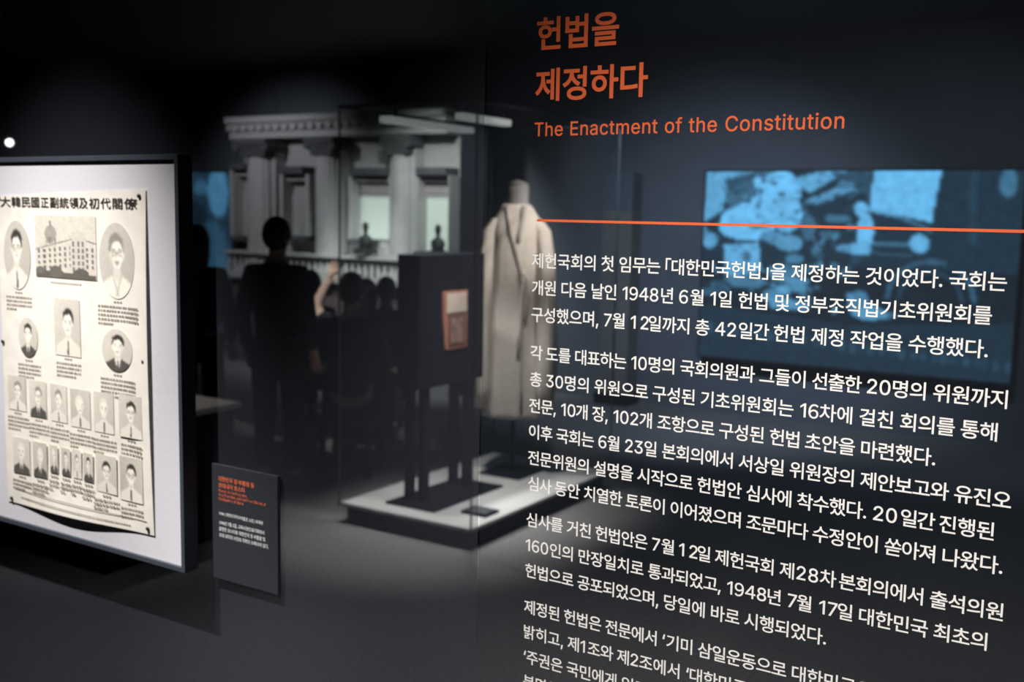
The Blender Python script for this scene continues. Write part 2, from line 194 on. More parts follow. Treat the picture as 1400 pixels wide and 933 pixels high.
# ------------------------------------------------------------------ lettering
LATIN = {'0':[453,[[[264,-7,227,-7,189,-7],[157,3,130,24,103,45],[83,74,69,113,55,152],[48,199,48,254,48,309],[55,356,69,395,83,434],[104,464,130,484,157,505],[189,516,227,516,264,516],[296,505,323,484,350,464],[370,434,384,395,398,356],[405,309,405,254,405,199],[398,152,384,113,370,74],[350,45,323,24,297,3]],[[202,50,227,50,252,50],[273,58,290,74,308,90],[321,113,330,144,339,174],[344,211,344,254,344,297],[339,334,330,365,321,395],[308,419,290,435,273,451],[252,460,227,460,202,460],[180,451,163,435,146,419],[132,395,123,365,114,334],[109,297,109,254,109,211],[114,174,123,144,132,113],[146,90,163,74,180,58]]]],'1':[453,[[[181,0,76,0,76,18],[76,36,76,55,181,55],[286,55,391,55,391,36],[391,18,391,0,286,0]],[[250,509,276,509,276,339],[276,170,276,0,255,0],[234,0,212,0,212,149],[212,299,212,448,211,448],[210,448,209,448,168,418],[127,388,86,358,86,381],[86,404,86,427,123,454],[161,481,198,509,224,509]]]],'2':[453,[[[172,0,64,0,64,16],[64,32,64,47,121,108],[177,168,234,229,254,249],[270,267,282,282,295,298],[304,313,311,327,317,341],[320,356,320,371,320,390],[316,405,308,419,299,432],[288,442,273,449,259,456],[242,460,224,460,204,460],[187,456,172,447,158,439],[147,428,139,413,131,399],[127,382,127,362,107,362],[86,362,66,362,66,392],[72,419,86,442,100,465],[119,483,143,496,167,509],[194,516,225,516,255,516],[282,509,306,497,329,484],[348,467,361,445,374,424],[381,399,381,372,381,354],[378,335,371,318,364,300],[353,280,336,259,319,237],[296,211,267,180,229,140],[191,100,153,60,153,59],[153,58,153,57,231,57],[310,57,389,57,389,38],[389,19,389,0,281,0]]]],'3':[453,[[[252,-7,218,-7,187,-7],[158,-1,133,10,107,21],[86,37,70,57,54,78],[46,103,44,132,66,132],[87,132,109,132,111,114],[117,99,126,87,136,75],[149,65,165,59,181,53],[199,50,219,50,239,50],[258,53,275,61,292,68],[305,79,315,93,324,107],[329,124,329,145,329,163],[325,181,316,196,307,212],[293,224,275,234,256,243],[231,248,201,248,186,248],[172,248,157,248,157,265],[157,282,157,299,200,349],[244,399,288,448,288,450],[288,451,288,452,215,452],[142,452,70,452,70,471],[70,490,70,509,171,509],[272,509,372,509,372,493],[372,477,372,461,319,400],[265,339,211,278,211,282],[211,285,211,289,249,293],[281,288,308,276,335,263],[356,246,371,222,386,199],[393,173,393,145,393,115],[385,89,370,66,355,43],[335,25,309,12,282,0]]]],'4':[453,[[[164,105,40,105,40,123],[40,141,40,158,109,275],[178,392,247,509,268,509],[289,509,311,509,243,394],[176,280,109,166,109,165],[109,164,109,163,210,163],[312,163,413,163,413,144],[413,125,413,105,289,105]],[[302,0,282,0,282,40],[282,81,282,121,282,130],[282,138,282,146,282,203],[282,260,282,318,302,318],[322,318,343,318,343,212],[343,106,343,0,322,0]]]],'5':[453,[[[254,-7,221,-7,191,-7],[164,-1,140,11,116,23],[97,39,83,60,69,81],[61,104,60,130,81,130],[101,130,122,130,124,115],[129,101,138,89,147,77],[159,67,173,60,188,53],[204,50,221,50,242,50],[260,55,276,64,292,74],[305,87,314,104,323,121],[328,141,328,162,328,184],[323,204,314,221,304,238],[291,252,275,262,258,272],[239,277,218,277,201,277],[184,274,167,268,151,263],[138,255,128,246,108,248],[88,250,67,253,77,338],[86,423,96,509,186,509],[276,509,366,509,366,490],[366,471,366,452,294,452],[222,452,151,452,145,402],[139,352,134,301,135,301],[135,301,136,301,147,311],[161,319,178,325,194,331],[211,334,229,334,253,334],[274,329,294,321,313,313],[331,301,345,285,359,270],[371,252,379,231,387,210],[391,188,391,163,391,130],[384,101,369,76,354,50],[334,30,309,15,283,1]]]],'6':[453,[[[258,-7,226,-7,195,-7],[167,0,142,15,118,29],[98,49,84,74,71,100],[64,129,64,162,64,186],[69,212,80,239,91,266],[110,300,137,340,176,396],[214,453,252,509,276,509],[299,509,322,509,265,426],[208,344,151,261,149,261],[147,261,145,261,150,271],[157,280,165,288,174,296],[184,302,196,307,207,312],[221,314,235,314,266,314],[293,308,316,295,339,282],[357,263,370,240,382,216],[389,189,389,157,389,125],[382,97,368,73,354,48],[334,28,310,14,286,0]],[[207,48,226,48,246,48],[264,53,279,63,294,72],[306,85,314,101,323,118],[327,136,327,157,327,178],[323,197,314,213,306,230],[294,242,279,251,264,261],[246,265,226,265,207,265],[189,261,174,252,159,243],[147,230,138,214,129,198],[125,179,125,158,125,137],[129,118,138,102,147,85],[159,72,174,63,189,53]]]],'7':[453,[[[120,0,97,0,172,149],[248,299,323,448,323,450],[323,451,323,452,236,452],[149,452,62,452,62,471],[62,490,62,509,172,509],[281,509,391,509,391,489],[391,469,391,449,315,299],[240,150,165,0,142,0]]]],'8':[453,[[[260,-7,226,-7,192,-7],[162,-1,136,11,109,24],[89,40,74,62,59,83],[52,108,52,135,52,157],[56,177,65,195,74,213],[86,229,101,241,116,253],[133,261,153,265,153,265],[153,266,153,267,128,273],[108,287,93,308,78,329],[70,353,70,380,70,406],[77,429,90,450,104,470],[122,486,146,498,169,510],[196,516,226,516,256,516],[283,510,306,498,329,486],[348,470,361,450,375,429],[382,406,382,380,382,353],[374,329,359,308,344,287],[325,273,300,267,300,266],[300,265,300,265,319,261],[336,253,351,241,366,229],[378,213,387,195,396,177],[401,157,401,135,401,108],[393,83,378,62,364,40],[343,24,317,11,291,-1]],[[204,49,226,49,249,49],[268,53,285,60,301,68],[314,78,323,91,332,105],[337,121,337,139,337,158],[332,174,322,189,313,203],[300,214,283,223,266,231],[247,235,226,235,205,235],[186,231,169,223,152,214],[139,203,130,189,120,174],[115,158,115,139,115,121],[120,105,129,91,138,78],[151,68,167,60,184,53]],[[208,290,226,290,244,290],[260,293,274,300,288,307],[299,318,307,330,315,343],[319,358,319,376,319,393],[315,407,308,420,300,433],[289,443,275,449,261,456],[245,460,226,460,208,460],[191,456,177,449,163,443],[152,433,145,420,137,407],[133,393,133,376,133,358],[137,343,145,330,152,318],[163,307,178,300,192,293]]]],'9':[453,[[[195,516,226,516,258,516],[286,508,310,494,335,480],[354,460,368,434,382,409],[389,380,389,347,389,323],[383,297,373,270,362,243],[343,209,315,168,277,112],[239,56,200,0,177,0],[154,0,130,0,187,83],[244,165,301,248,303,248],[305,248,307,248,303,238],[296,229,287,221,279,213],[269,207,257,202,245,197],[232,195,218,195,187,195],[160,201,137,214,114,227],[96,245,83,269,70,292],[64,320,64,352,64,384],[71,412,85,436,99,461],[118,480,143,494,167,508]],[[246,460,226,460,207,460],[189,456,174,446,159,437],[147,424,138,407,130,391],[125,372,125,352,125,330],[130,312,138,295,147,279],[159,266,174,257,189,248],[207,243,226,243,246,243],[263,248,279,257,294,266],[306,279,314,295,323,311],[327,330,327,350,327,372],[323,391,314,407,306,424],[294,437,279,446,264,456]]]],',':[188,[[[53,-119,38,-119,48,-56],[58,8,68,71,91,71],[114,71,137,71,119,8],[102,-56,84,-119,69,-119]]]],'.':[188,[[[108,-4,95,-4,83,-4],[72,0,63,9,54,18],[50,28,50,41,50,54],[54,65,63,73,72,82],[83,87,95,87,108,87],[119,82,128,73,137,65],[141,54,141,41,141,28],[137,18,128,9,119,0]]]],'‘':[177,[[[75,318,52,318,69,382],[87,445,104,509,120,509],[135,509,151,509,141,445],[131,382,121,318,98,318]]]],' ':[188,[]],'T':[449,[[[85,452,32,452,32,471],[32,490,32,509,160,509],[288,509,417,509,417,490],[417,471,417,452,363,452],[310,452,257,452,257,301],[257,151,257,0,235,0],[214,0,193,0,193,151],[193,301,193,452,139,452]]]],'h':[410,[[[114,249,114,227,114,151],[114,76,114,0,93,0],[73,0,53,0,53,170],[53,339,53,509,73,509],[93,509,114,509,114,435],[114,361,114,287,110,287],[106,287,102,287,114,322],[131,347,152,362,174,377],[199,384,227,384,253,384],[276,379,295,369,315,358],[330,342,341,321,352,299],[357,273,357,240,357,160],[357,80,357,0,337,0],[316,0,296,0,296,78],[296,157,296,235,296,265],[288,288,273,304,258,321],[237,329,210,329,192,329],[175,325,161,317,146,309],[135,298,126,283,118,267]]]],'E':[419,[[[165,0,60,0,60,170],[60,339,60,509,164,509],[268,509,372,509,372,490],[372,471,372,452,290,452],[207,452,125,452,125,396],[125,341,125,286,202,286],[278,286,355,286,355,267],[355,248,355,229,278,229],[202,229,125,229,125,172],[125,114,125,57,208,57],[292,57,375,57,375,38],[375,19,375,0,270,0]]]],'n':[410,[[[114,249,114,227,114,151],[114,76,114,0,93,0],[73,0,53,0,53,126],[53,253,53,379,72,379],[92,379,112,379,112,349],[112,318,112,287,109,287],[106,287,102,287,114,322],[131,347,152,362,174,377],[199,384,227,384,253,384],[276,379,295,369,314,358],[330,342,341,321,352,299],[357,273,357,240,357,160],[357,80,357,0,337,0],[316,0,296,0,296,78],[296,157,296,235,296,265],[288,288,273,304,258,321],[237,329,210,329,192,329],[175,325,161,317,146,309],[135,298,126,283,118,267]]]],'a':[389,[[[182,-9,160,-9,136,-9],[114,-4,94,5,75,14],[59,27,48,45,36,62],[30,83,30,108,30,130],[35,147,43,161,52,175],[63,185,78,193,92,201],[108,207,125,211,143,215],[160,218,178,220,201,223],[219,225,234,227,248,228],[258,231,265,235,272,239],[276,245,276,255,276,255],[276,256,276,257,276,272],[273,286,267,297,261,308],[252,316,240,322,228,328],[213,331,196,331,178,331],[162,328,149,322,136,317],[126,309,118,301,110,292],[104,283,100,274,80,280],[61,285,41,291,50,314],[62,332,79,346,95,360],[113,369,133,375,153,381],[173,384,194,384,208,384],[223,383,239,379,255,376],[271,370,286,360,301,351],[313,338,322,320,332,303],[337,280,337,251,337,168],[337,84,337,0,317,0],[297,0,277,0,277,17],[277,35,277,52,275,52],[274,52,272,52,268,43],[261,34,252,25,243,15],[230,7,215,1,200,-5]],[[155,45,170,45,193,45],[212,50,228,59,243,68],[255,79,263,93,271,107],[276,122,276,138,276,155],[276,173,276,190,273,187],[268,184,259,182,251,180],[242,178,231,176,221,174],[210,172,200,171,190,170],[182,169,175,168,161,166],[147,163,134,159,121,154],[111,148,103,139,96,131],[92,119,92,105,92,92],[95,81,102,72,109,63],[118,57,130,52,142,48]]]],'c':[396,[[[226,-8,207,-8,173,-8],[143,0,117,16,91,33],[71,56,56,85,41,114],[34,149,34,187,34,227],[41,262,56,291,71,321],[91,343,117,360,143,376],[173,384,207,384,226,384],[243,382,260,377,276,372],[292,365,305,356,319,347],[330,335,340,322,350,309],[357,294,362,277,342,272],[322,267,303,262,300,272],[296,281,290,289,285,297],[278,305,270,311,262,317],[253,322,242,325,232,328],[220,330,207,330,182,330],[161,323,145,310,129,297],[116,280,108,258,100,237],[96,213,96,187,96,162],[100,139,108,117,116,96],[129,79,145,66,161,53],[182,46,207,46,220,46],[232,48,243,52,253,55],[263,60,271,66,279,72],[286,80,292,89,297,97],[301,107,304,117,324,112],[343,107,363,102,358,85],[351,70,341,56,332,43],[320,31,306,21,293,12],[277,4,261,-1,244,-6]]]],'t':[227,[[[138,379,204,379,204,362],[204,344,204,327,138,327],[72,327,6,327,6,344],[6,362,6,379,72,379]],[[65,345,65,471,85,471],[106,471,126,471,126,347],[126,222,126,98,126,81],[129,69,136,61,143,54],[154,50,170,50,174,50],[179,50,185,51,191,52],[197,53,202,54,206,36],[209,19,213,2,207,0],[200,-2,192,-3,184,-4],[176,-4,168,-4,136,-4],[110,4,92,21,74,38],[65,62,65,93,65,219]]]],'m':[610,[[[73,0,53,0,53,126],[53,253,53,379,72,379],[92,379,112,379,112,351],[112,323,112,295,111,295],[109,295,108,295,113,316],[121,332,132,346,144,359],[157,369,172,376,187,383],[203,386,219,386,247,386],[270,378,287,361,305,344],[316,322,321,295,318,295],[315,295,312,295,317,313],[325,329,337,343,349,357],[364,367,381,375,398,382],[416,386,437,386,459,386],[479,381,497,372,515,362],[530,348,541,328,551,309],[557,285,557,255,557,170],[557,85,557,0,536,0],[516,0,496,0,496,85],[496,169,496,254,496,281],[488,301,473,313,457,325],[439,330,419,330,402,330],[387,327,374,320,362,313],[352,303,345,290,339,278],[335,263,335,247,335,165],[335,82,335,0,315,0],[295,0,274,0,274,87],[274,173,274,260,274,281],[267,298,253,311,239,324],[221,330,199,330,185,330],[171,327,158,320,144,313],[134,303,126,289,118,276],[114,258,114,238,114,159],[114,79,114,0,93,0]]]],'e':[404,[[[238,-8,212,-8,175,-8],[143,0,117,16,90,33],[70,56,56,85,41,114],[34,148,34,187,34,226],[41,260,55,290,69,319],[89,343,115,359,141,376],[171,384,205,384,226,384],[246,381,266,374,285,367],[303,356,319,341,335,326],[348,306,357,282,366,258],[371,228,371,194,371,186],[371,178,371,169,272,169],[174,169,75,169,75,187],[75,204,75,221,163,221],[250,221,338,221,329,215],[319,208,310,202,310,227],[306,249,298,269,290,288],[278,303,263,314,247,325],[228,330,205,330,182,330],[163,325,146,313,130,302],[118,288,109,270,100,251],[96,232,96,211,96,200],[96,189,96,178,96,150],[101,126,110,106,120,87],[134,72,151,61,168,51],[189,46,212,46,228,46],[241,48,254,53,266,57],[277,64,285,73,294,82],[301,93,306,105,325,101],[345,96,365,91,359,71],[349,54,335,39,321,24],[303,13,283,4,262,-4]]]],'o':[415,[[[242,-8,207,-8,173,-8],[143,0,117,16,91,33],[71,56,56,85,41,114],[34,149,34,187,34,227],[41,262,56,291,71,321],[91,343,117,360,143,376],[173,384,207,384,242,384],[273,376,299,360,325,343],[345,321,359,291,374,262],[381,227,381,187,381,149],[374,114,359,85,345,56],[325,33,299,16,273,0]],[[182,46,207,46,233,46],[254,53,270,66,287,79],[299,96,307,117,315,139],[319,162,319,187,319,213],[315,236,307,258,299,280],[287,297,270,310,254,323],[233,330,207,330,182,330],[161,323,145,310,129,297],[116,280,108,258,100,237],[96,213,96,187,96,162],[100,139,108,117,116,96],[129,79,145,66,161,53]]]],'f':[254,[[[154,379,228,379,228,362],[228,344,228,327,154,327],[80,327,6,327,6,344],[6,362,6,379,80,379]],[[101,0,81,0,81,144],[81,288,81,432,81,453],[86,471,96,486,106,500],[119,511,135,519,152,526],[169,530,187,530,201,530],[213,529,222,527,232,525],[238,523,243,521,238,503],[233,486,227,468,224,470],[220,471,215,472,210,473],[203,474,195,474,176,474],[163,469,154,460,146,451],[142,437,142,419,142,279],[142,140,142,0,121,0]]]],'C':[510,[[[293,-7,267,-7,223,-7],[184,4,150,25,116,46],[89,76,70,115,50,154],[40,201,40,254,40,308],[50,354,70,393,89,432],[116,462,150,484,184,505],[223,516,267,516,293,516],[317,512,340,504,363,497],[384,486,402,471,420,457],[436,439,448,418,460,398],[468,374,473,348,451,348],[430,348,408,348,404,366],[398,381,389,395,381,408],[370,419,357,428,345,438],[331,444,315,449,300,454],[284,456,267,456,236,456],[208,448,184,432,159,417],[139,394,125,364,111,334],[103,297,103,254,103,211],[111,175,125,145,140,115],[159,92,184,76,209,61],[236,53,267,53,284,53],[300,55,315,60,331,65],[345,71,357,81,370,90],[381,101,389,114,398,128],[404,143,408,160,430,160],[451,160,473,160,469,135],[460,111,448,91,436,70],[421,52,402,38,384,23],[363,12,341,5,318,-3]]]],'s':[365,[[[211,-8,182,-8,156,-8],[133,-4,112,3,92,11],[75,23,62,38,49,53],[40,72,36,94,55,98],[74,102,94,107,99,86],[109,70,124,60,139,50],[158,45,181,45,208,45],[229,51,244,62,260,74],[268,87,268,103,268,116],[263,127,254,136,245,144],[231,151,212,155,191,160],[170,165,149,170,115,178],[89,191,72,208,55,225],[47,247,47,274,47,296],[53,315,65,332,77,348],[94,361,115,370,136,380],[160,384,187,384,213,384],[235,380,254,372,272,365],[287,353,299,339,310,325],[319,309,324,290,305,286],[287,281,268,277,263,292],[255,304,243,316,230,327],[212,333,187,333,165,333],[146,327,131,317,116,306],[109,293,109,277,109,263],[114,252,124,243,134,235],[150,228,172,223,191,218],[210,214,229,209,264,201],[290,188,306,171,323,154],[331,133,331,107,331,84],[325,64,312,47,300,30],[282,16,260,6,237,-3]]]],'i':[167,[[[73,0,53,0,53,126],[53,253,53,379,73,379],[93,379,114,379,114,253],[114,126,114,0,93,0]],[[95,443,84,443,72,443],[62,447,54,455,45,462],[41,472,41,483,41,494],[45,504,54,512,62,520],[72,524,84,524,95,524],[106,520,114,512,122,504],[126,494,126,483,126,472],[122,462,114,455,106,447]]]],'u':[410,[[[211,-5,182,-5,157,-5],[134,0,115,11,95,21],[80,37,69,59,58,80],[53,107,53,139,53,219],[53,299,53,379,73,379],[93,379,114,379,114,301],[114,222,114,144,114,114],[121,91,137,75,152,58],[173,50,200,50,218,50],[235,54,249,62,264,70],[275,81,283,97,292,112],[296,131,296,153,296,228],[296,304,296,379,316,379],[337,379,357,379,357,253],[357,126,357,0,337,0],[318,0,298,0,298,31],[298,61,298,92,301,92],[304,92,307,92,295,57],[279,32,257,17,235,2]]]]}
_glyphs = {}
from mathutils.geometry import delaunay_2d_cdt
def contours(ch, latin_k):
    """closed outlines of one character in em units, curves flattened"""
    if ch in '469' and latin_k and ch in LATIN:               # curled figures, fitted to the width and height of the others
        k = latin_k/1000; raw = contours(chr(0xFF10 + int(ch)), 0)
        xs = [p.x for q in raw for p in q]; ys = [p.y for q in raw for p in q]
        xa, xb = (30, 420) if ch == '4' else (48, 402); ya, yb = (0, 509) if ch == '4' else (-7, 516)
        return [[Vector(((xa + (p.x-min(xs))/(max(xs)-min(xs))*(xb-xa))*k, (ya + (p.y-min(ys))/(max(ys)-min(ys))*(yb-ya))*k)) for p in q] for q in raw]
    if ch == '1' and latin_k:
        k = latin_k/1000
        return [[Vector((x*k, y*k)) for x, y in [(281, 0), (215, 0), (215, 437), (212, 437), (80, 348), (80, 408), (222, 509), (281, 509)]]]
    if ch in LATIN and latin_k:
        k = latin_k/1000
        src = [[((q[0]*k, q[1]*k), (q[2]*k, q[3]*k), (q[4]*k, q[5]*k)) for q in s] for s in LATIN[ch][1]]
    else:
        cu = bpy.data.curves.new('g', 'FONT'); cu.body = ch
        o = bpy.data.objects.new('g', cu); C.objects.link(o)
        cv = o.to_curve(bpy.context.evaluated_depsgraph_get())
        src = [[(tuple(p.handle_left[:2]), tuple(p.co[:2]), tuple(p.handle_right[:2])) for p in s.bezier_points] for s in cv.splines]
        o.to_curve_clear(); bpy.data.objects.remove(o); bpy.data.curves.remove(cu)
    out = []
    for s in src:
        pts = []
        for i in range(len(s)):
            p0, p1, p2, p3 = [Vector(v) for v in (s[i][1], s[i][2], s[(i+1) % len(s)][0], s[(i+1) % len(s)][1])]
            d = p3-p0; L = d.length
            bend = 0 if L < 1e-6 else max(abs(d.cross(p1-p0)), abs(d.cross(p2-p0)))/L
            n = 1 if bend < 1.5e-3 else (3 if bend < .02 else 5)
            for k in range(n):
                t = k/n; u = 1-t
                pts.append(p0*u**3 + p1*3*u*u*t + p2*3*u*t*t + p3*t**3)
        clean = []
        for p in pts:
            if not clean or (p-clean[-1]).length > 2.5e-3: clean.append(p)
        while len(clean) > 3 and (clean[0]-clean[-1]).length < 2.5e-3: clean.pop()
        k = 0
        while k < len(clean) and len(clean) > 3:              # drop points on straight runs
            p, q, r = clean[k-1], clean[k], clean[(k+1) % len(clean)]
            if abs((q-p).cross(r-q)) < 2e-6 and (q-p).dot(r-q) > 0: clean.pop(k)
            else: k += 1
        if len(clean) >= 3: out.append(clean)
    return out
def area2(q): return sum(q[i-1].cross(q[i]) for i in range(len(q)))
def glyph(ch, weight, latin_k):
    """flat outline mesh of one character, in em units: (verts, faces)"""
    key = (ch, weight, latin_k)
    if key in _glyphs: return _glyphs[key]
    cs = contours(ch, latin_k)
    ar = [area2(c) for c in cs]
    sign = 1 if max(ar, key=abs) > 0 else -1                 # outlines run one way round, holes the other
    fat = []
    for c in cs:
        c = c if sign > 0 else c[::-1]
        n = len(c); q = []
        for i in range(n):
            e0 = (c[i]-c[i-1]).normalized(); e1 = (c[(i+1) % n]-c[i]).normalized()
            n0, n1 = Vector((e0.y, -e0.x)), Vector((e1.y, -e1.x)); mm = n0+n1
            mm = mm/max(.5, mm.length_squared/2) if mm.length > 1e-4 else n0
            q.append(c[i] + mm*weight)
        fat.append(q)
    pts = [p for q in fat for p in q]; ed = []; k = 0
    for q in fat:
        ed += [(k+i, k+(i+1) % len(q)) for i in range(len(q))]; k += len(q)
    vs, _, fs, *_r = delaunay_2d_cdt(pts, ed, [], 0, 1e-5)
    def winding(p):
        w_ = 0
        for q in fat:
            for i in range(len(q)):
                s, t = q[i-1], q[i]
                if (s.y > p.y) != (t.y > p.y) and p.x < (t.x-s.x)*(p.y-s.y)/(t.y-s.y) + s.x: w_ += 1 if t.y > s.y else -1
        return w_
    V = [(p.x, p.y, 0) for p in vs]
    F = [tuple(f) for f in fs if winding((vs[f[0]] + vs[f[1]] + vs[f[2]])/3) > 0]
    _glyphs[key] = (V, F); return _glyphs[key]
def advance(ch, a, latin_k, space=0.24):
    if ch == ' ': return space
    if ch == '1' and latin_k and a < 0.9: return 0.494
    if ch.isdigit() and latin_k and a < 0.9: return 0.646
    if ch in LATIN and latin_k: return LATIN[ch][0]/1000*latin_k
    if ord(ch) < 0x3000: return 0.5 if ch not in '.,·|‘’' else 0.25
    return a
def letter_mesh(name, runs, material, parent, y, weight=0.008, latin_k=1.40):
    """runs: (text, x, z, em, advance, x_scale). Lettering in the plane y, read from -y; one mesh of thin cut vinyl"""
    V, F = [], []
    for text, x, z, em, a, xs in runs:
        for ch in text:
            if ch != ' ':
                vs, fs = glyph(ch, weight, latin_k)
                sx = 0.86 if ch in '「」' else 1.0
                ox = (-0.55 if ch == '「' else 0.0)
                n = len(V)
                V += [(x + (p[0]+ox)*em*xs, y - p[2]*2e-5, z + p[1]*em) for p in vs]
                F += [tuple(i+n for i in f) for f in fs]
            x += em*xs*(0.44 if ch in '「」' else advance(ch, a, latin_k))
    me = bpy.data.meshes.new(name); me.from_pydata(V, [], F)
    bm = bmesh.new(); bm.from_mesh(me)
    for f in bm.faces:
        f.normal_update()
        if f.normal.y > 0: f.normal_flip()
    bm.to_mesh(me); bm.free()
    return link_mesh(name, me, material, parent)

# ------------------------------------------------------------------ picture grids (prints and screen images)
def picture_grid(name, corners, img, material, parent=None, oval=False, bulge=None):
    """a flat sheet between corners (TL, TR, BR, BL) carrying the raster img [rows, cols, 3] as ink"""
    h, wd = img.shape[:2]
    TL, TR, BR, BL = [Vector(c) for c in corners]
    V, F, smp = [], [], []
    for j in range(h):
        v = j/(h-1)
        for i in range(wd):
            u = i/(wd-1)
            if oval:
                su, sv = 2*u-1, 2*v-1
                u, v2 = .5 + .5*su*math.sqrt(1-sv*sv/2), .5 + .5*sv*math.sqrt(1-su*su/2)
            else: v2 = v
            p = (TL*(1-u) + TR*u)*(1-v2) + (BL*(1-u) + BR*u)*v2
            if oval: smp.append((min(h-1, round(v2*(h-1))), min(wd-1, round(u*(wd-1)))))
            if bulge: p = p + Vector((0, bulge(u, v), 0))
            V.append(p)
    for j in range(h-1):
        for i in range(wd-1):
            a = j*wd+i; F.append((a, a+wd, a+wd+1, a+1))
    if oval: img = img[[r for r, _ in smp], [k for _, k in smp]].reshape(h, wd, 3)
    me = bpy.data.meshes.new(name); me.from_pydata(V, [], F)
    at = me.color_attributes.new('ink', 'FLOAT_COLOR', 'POINT')
    col = np.ones((h*wd, 4), dtype=np.float32); col[:, :3] = img.reshape(-1, 3)
    at.data.foreach_set('color', col.ravel())
    return link_mesh(name, me, material, parent, True)
def blur(img, n):
    for _ in range(n):
        p = np.pad(img, ((1, 1), (1, 1), (0, 0)), mode='edge')
        img = (p[:-2, 1:-1] + p[2:, 1:-1] + p[1:-1, :-2] + p[1:-1, 2:] + 2*p[1:-1, 1:-1])/6
    return img
class Paint:
    """a small raster addressed in its own units (x0..x1, y0..y1 downwards)"""
    def __init__(s, wd, h, x0, x1, y0, y1, base):
        s.img = np.ones((h, wd, 3))*np.array(base)
        s.X, s.Y = np.meshgrid(np.linspace(x0, x1, wd), np.linspace(y0, y1, h))
    def put(s, mask, c, a=1.0):
        s.img[mask] = s.img[mask]*(1-a) + np.array(c)*a
    def ell(s, cx, cy, rx, ry, c, a=1.0):
        s.put(((s.X-cx)/rx)**2 + ((s.Y-cy)/ry)**2 <= 1, c, a)
    def rect(s, xa, xb, ya, yb, c, a=1.0):
        s.put((s.X >= xa) & (s.X <= xb) & (s.Y >= ya) & (s.Y <= yb), c, a)
    def poly(s, pts, c, a=1.0):
        m_ = np.zeros(s.X.shape, bool); n = len(pts)
        for i in range(n):
            (xa, ya), (xb, yb) = pts[i], pts[(i+1) % n]
            if ya == yb: continue
            k = ((ya > s.Y) != (yb > s.Y)) & (s.X < (xb-xa)*(s.Y-ya)/(yb-ya) + xa)
            m_ ^= k
        s.put(m_, c, a)
    def line(s, xa, ya, xb, yb, wdt, c, a=1.0):
        dx, dy = xb-xa, yb-ya; L = math.hypot(dx, dy)
        t = np.clip(((s.X-xa)*dx + (s.Y-ya)*dy)/(L*L), 0, 1)
        s.put(np.hypot(s.X-xa-t*dx, s.Y-ya-t*dy) <= wdt/2, c, a)
    def arc(s, cx, cy, rx, ry, wdt, c, a=1.0, top=True):
        q = np.sqrt(((s.X-cx)/rx)**2 + ((s.Y-cy)/ry)**2)
        k = np.abs(q-1) < wdt/rx/2
        if top: k &= s.Y < cy
        s.put(k, c, a)

# ================================================================== the room
M_floor = mat('floor_carpet', (0.20, 0.195, 0.20), 0.9, noise=0.25, scale=60, bump=0.3)
M_black = mat('black_paint', (0.012, 0.013, 0.017), 0.7, noise=0.15, scale=8)
M_wall = mat('dark_blue_wall', (0.11, 0.125, 0.15), 0.8, noise=0.08, scale=5)
def slab(name, *b, m=M_black):
    q = MB(); q.box(*b); return struct(q.build(name, m))
slab('floor', -13, 5, -4, 9.6, -0.1, 0.0, m=M_floor)
slab('ceiling', -13, 5, -4, 9.6, 3.4, 3.5)
slab('wall_back', -13, 5, 9.3, 9.6, 0, 3.4, m=M_wall)
slab('wall_left', -13.2, -13, -4, 9.6, 0, 3.4)
slab('wall_right', 5, 5.2, -4, 9.6, 0, 3.4)
slab('wall_front', -13, 5, -4.2, -4, 0, 3.4)

# the smoked glass partition that carries poster and label, and the clear one with the lettering
G_smoke = glass_mat('smoked_glass', 0.62, (0.050, 0.053, 0.068), 0.05, (0.97, 0.98, 1.0))
G_clear = glass_mat('lettered_glass', 0.85, (0.048, 0.058, 0.075), 0.05, (0.97, 0.99, 1.0))
G_plain = glass_mat('plain_glass', 0.99, (0.02, 0.02, 0.02), 0.0)
SEAM = -0.934
q = MB(); q.box(-6.5, SEAM-0.0015, Y_PANE, Y_PANE+0.008, 0.0, 3.4)
o = struct(q.build('window_1', G_smoke)); film_front(o, G_plain)

# ================================================================== lettered glass panel
panel = thing('text_panel', 'tall dark glass panel printed with orange heading and white Korean paragraphs', 'text panel', (0, 0, 0))
q = MB(); q.box(SEAM+0.0015, 0.75, Y_PANE, Y_PANE+0.008, 0.0, 3.4)
o = q.build('glass_sheet', G_clear, panel); film_front(o, G_plain)
M_white = mat('white_vinyl', (0.86, 0.84, 0.81), 0.6, spec=0.2)
M_orange = mat('orange_vinyl', (0.80, 0.140, 0.042), 0.6, spec=0.2)
YT = Y_PANE - 0.0006
X0 = -0.8442
letter_mesh('heading_lettering', [('헌법을', X0-0.0005, 2.0494, 0.0512, 0.91, 1)], M_orange, panel, YT, 0.020)['label'] = 'upper large orange Korean heading word'
letter_mesh('heading_lettering', [('제정하다', X0-0.0005, 1.9746, 0.0512, 0.91, 1)], M_orange, panel, YT, 0.020)['label'] = 'lower large orange Korean heading word'
sub = 'The Enactment of the Constitution'
KS = 1.40; ems = 0.0200/(0.5087*KS)
wsub = sum(LATIN[c][0]/1000*KS if c != ' ' else 0.30 for c in sub)
def sub_runs():
    x = X0 - 0.0005; tr = (0.4680/ems - wsub)/len(sub); out = []
    for c in sub:
        a_ = LATIN[c][0]/1000*KS if c != ' ' else 0.30
        if c != ' ': out.append((c, x, 1.9184, ems, 0.9, 1))
        x += (a_ + tr)*ems
    return out
letter_mesh('subtitle_lettering', sub_runs(), M_orange, panel, YT, 0.010, KS)['label'] = 'orange English subtitle under the heading'
q = MB(); q.box(-0.8355, 0.30, YT-0.0003, YT, 1.7899, 1.7936)
q.build('divider_line', M_orange, panel)['label'] = 'thin orange rule between heading and text'
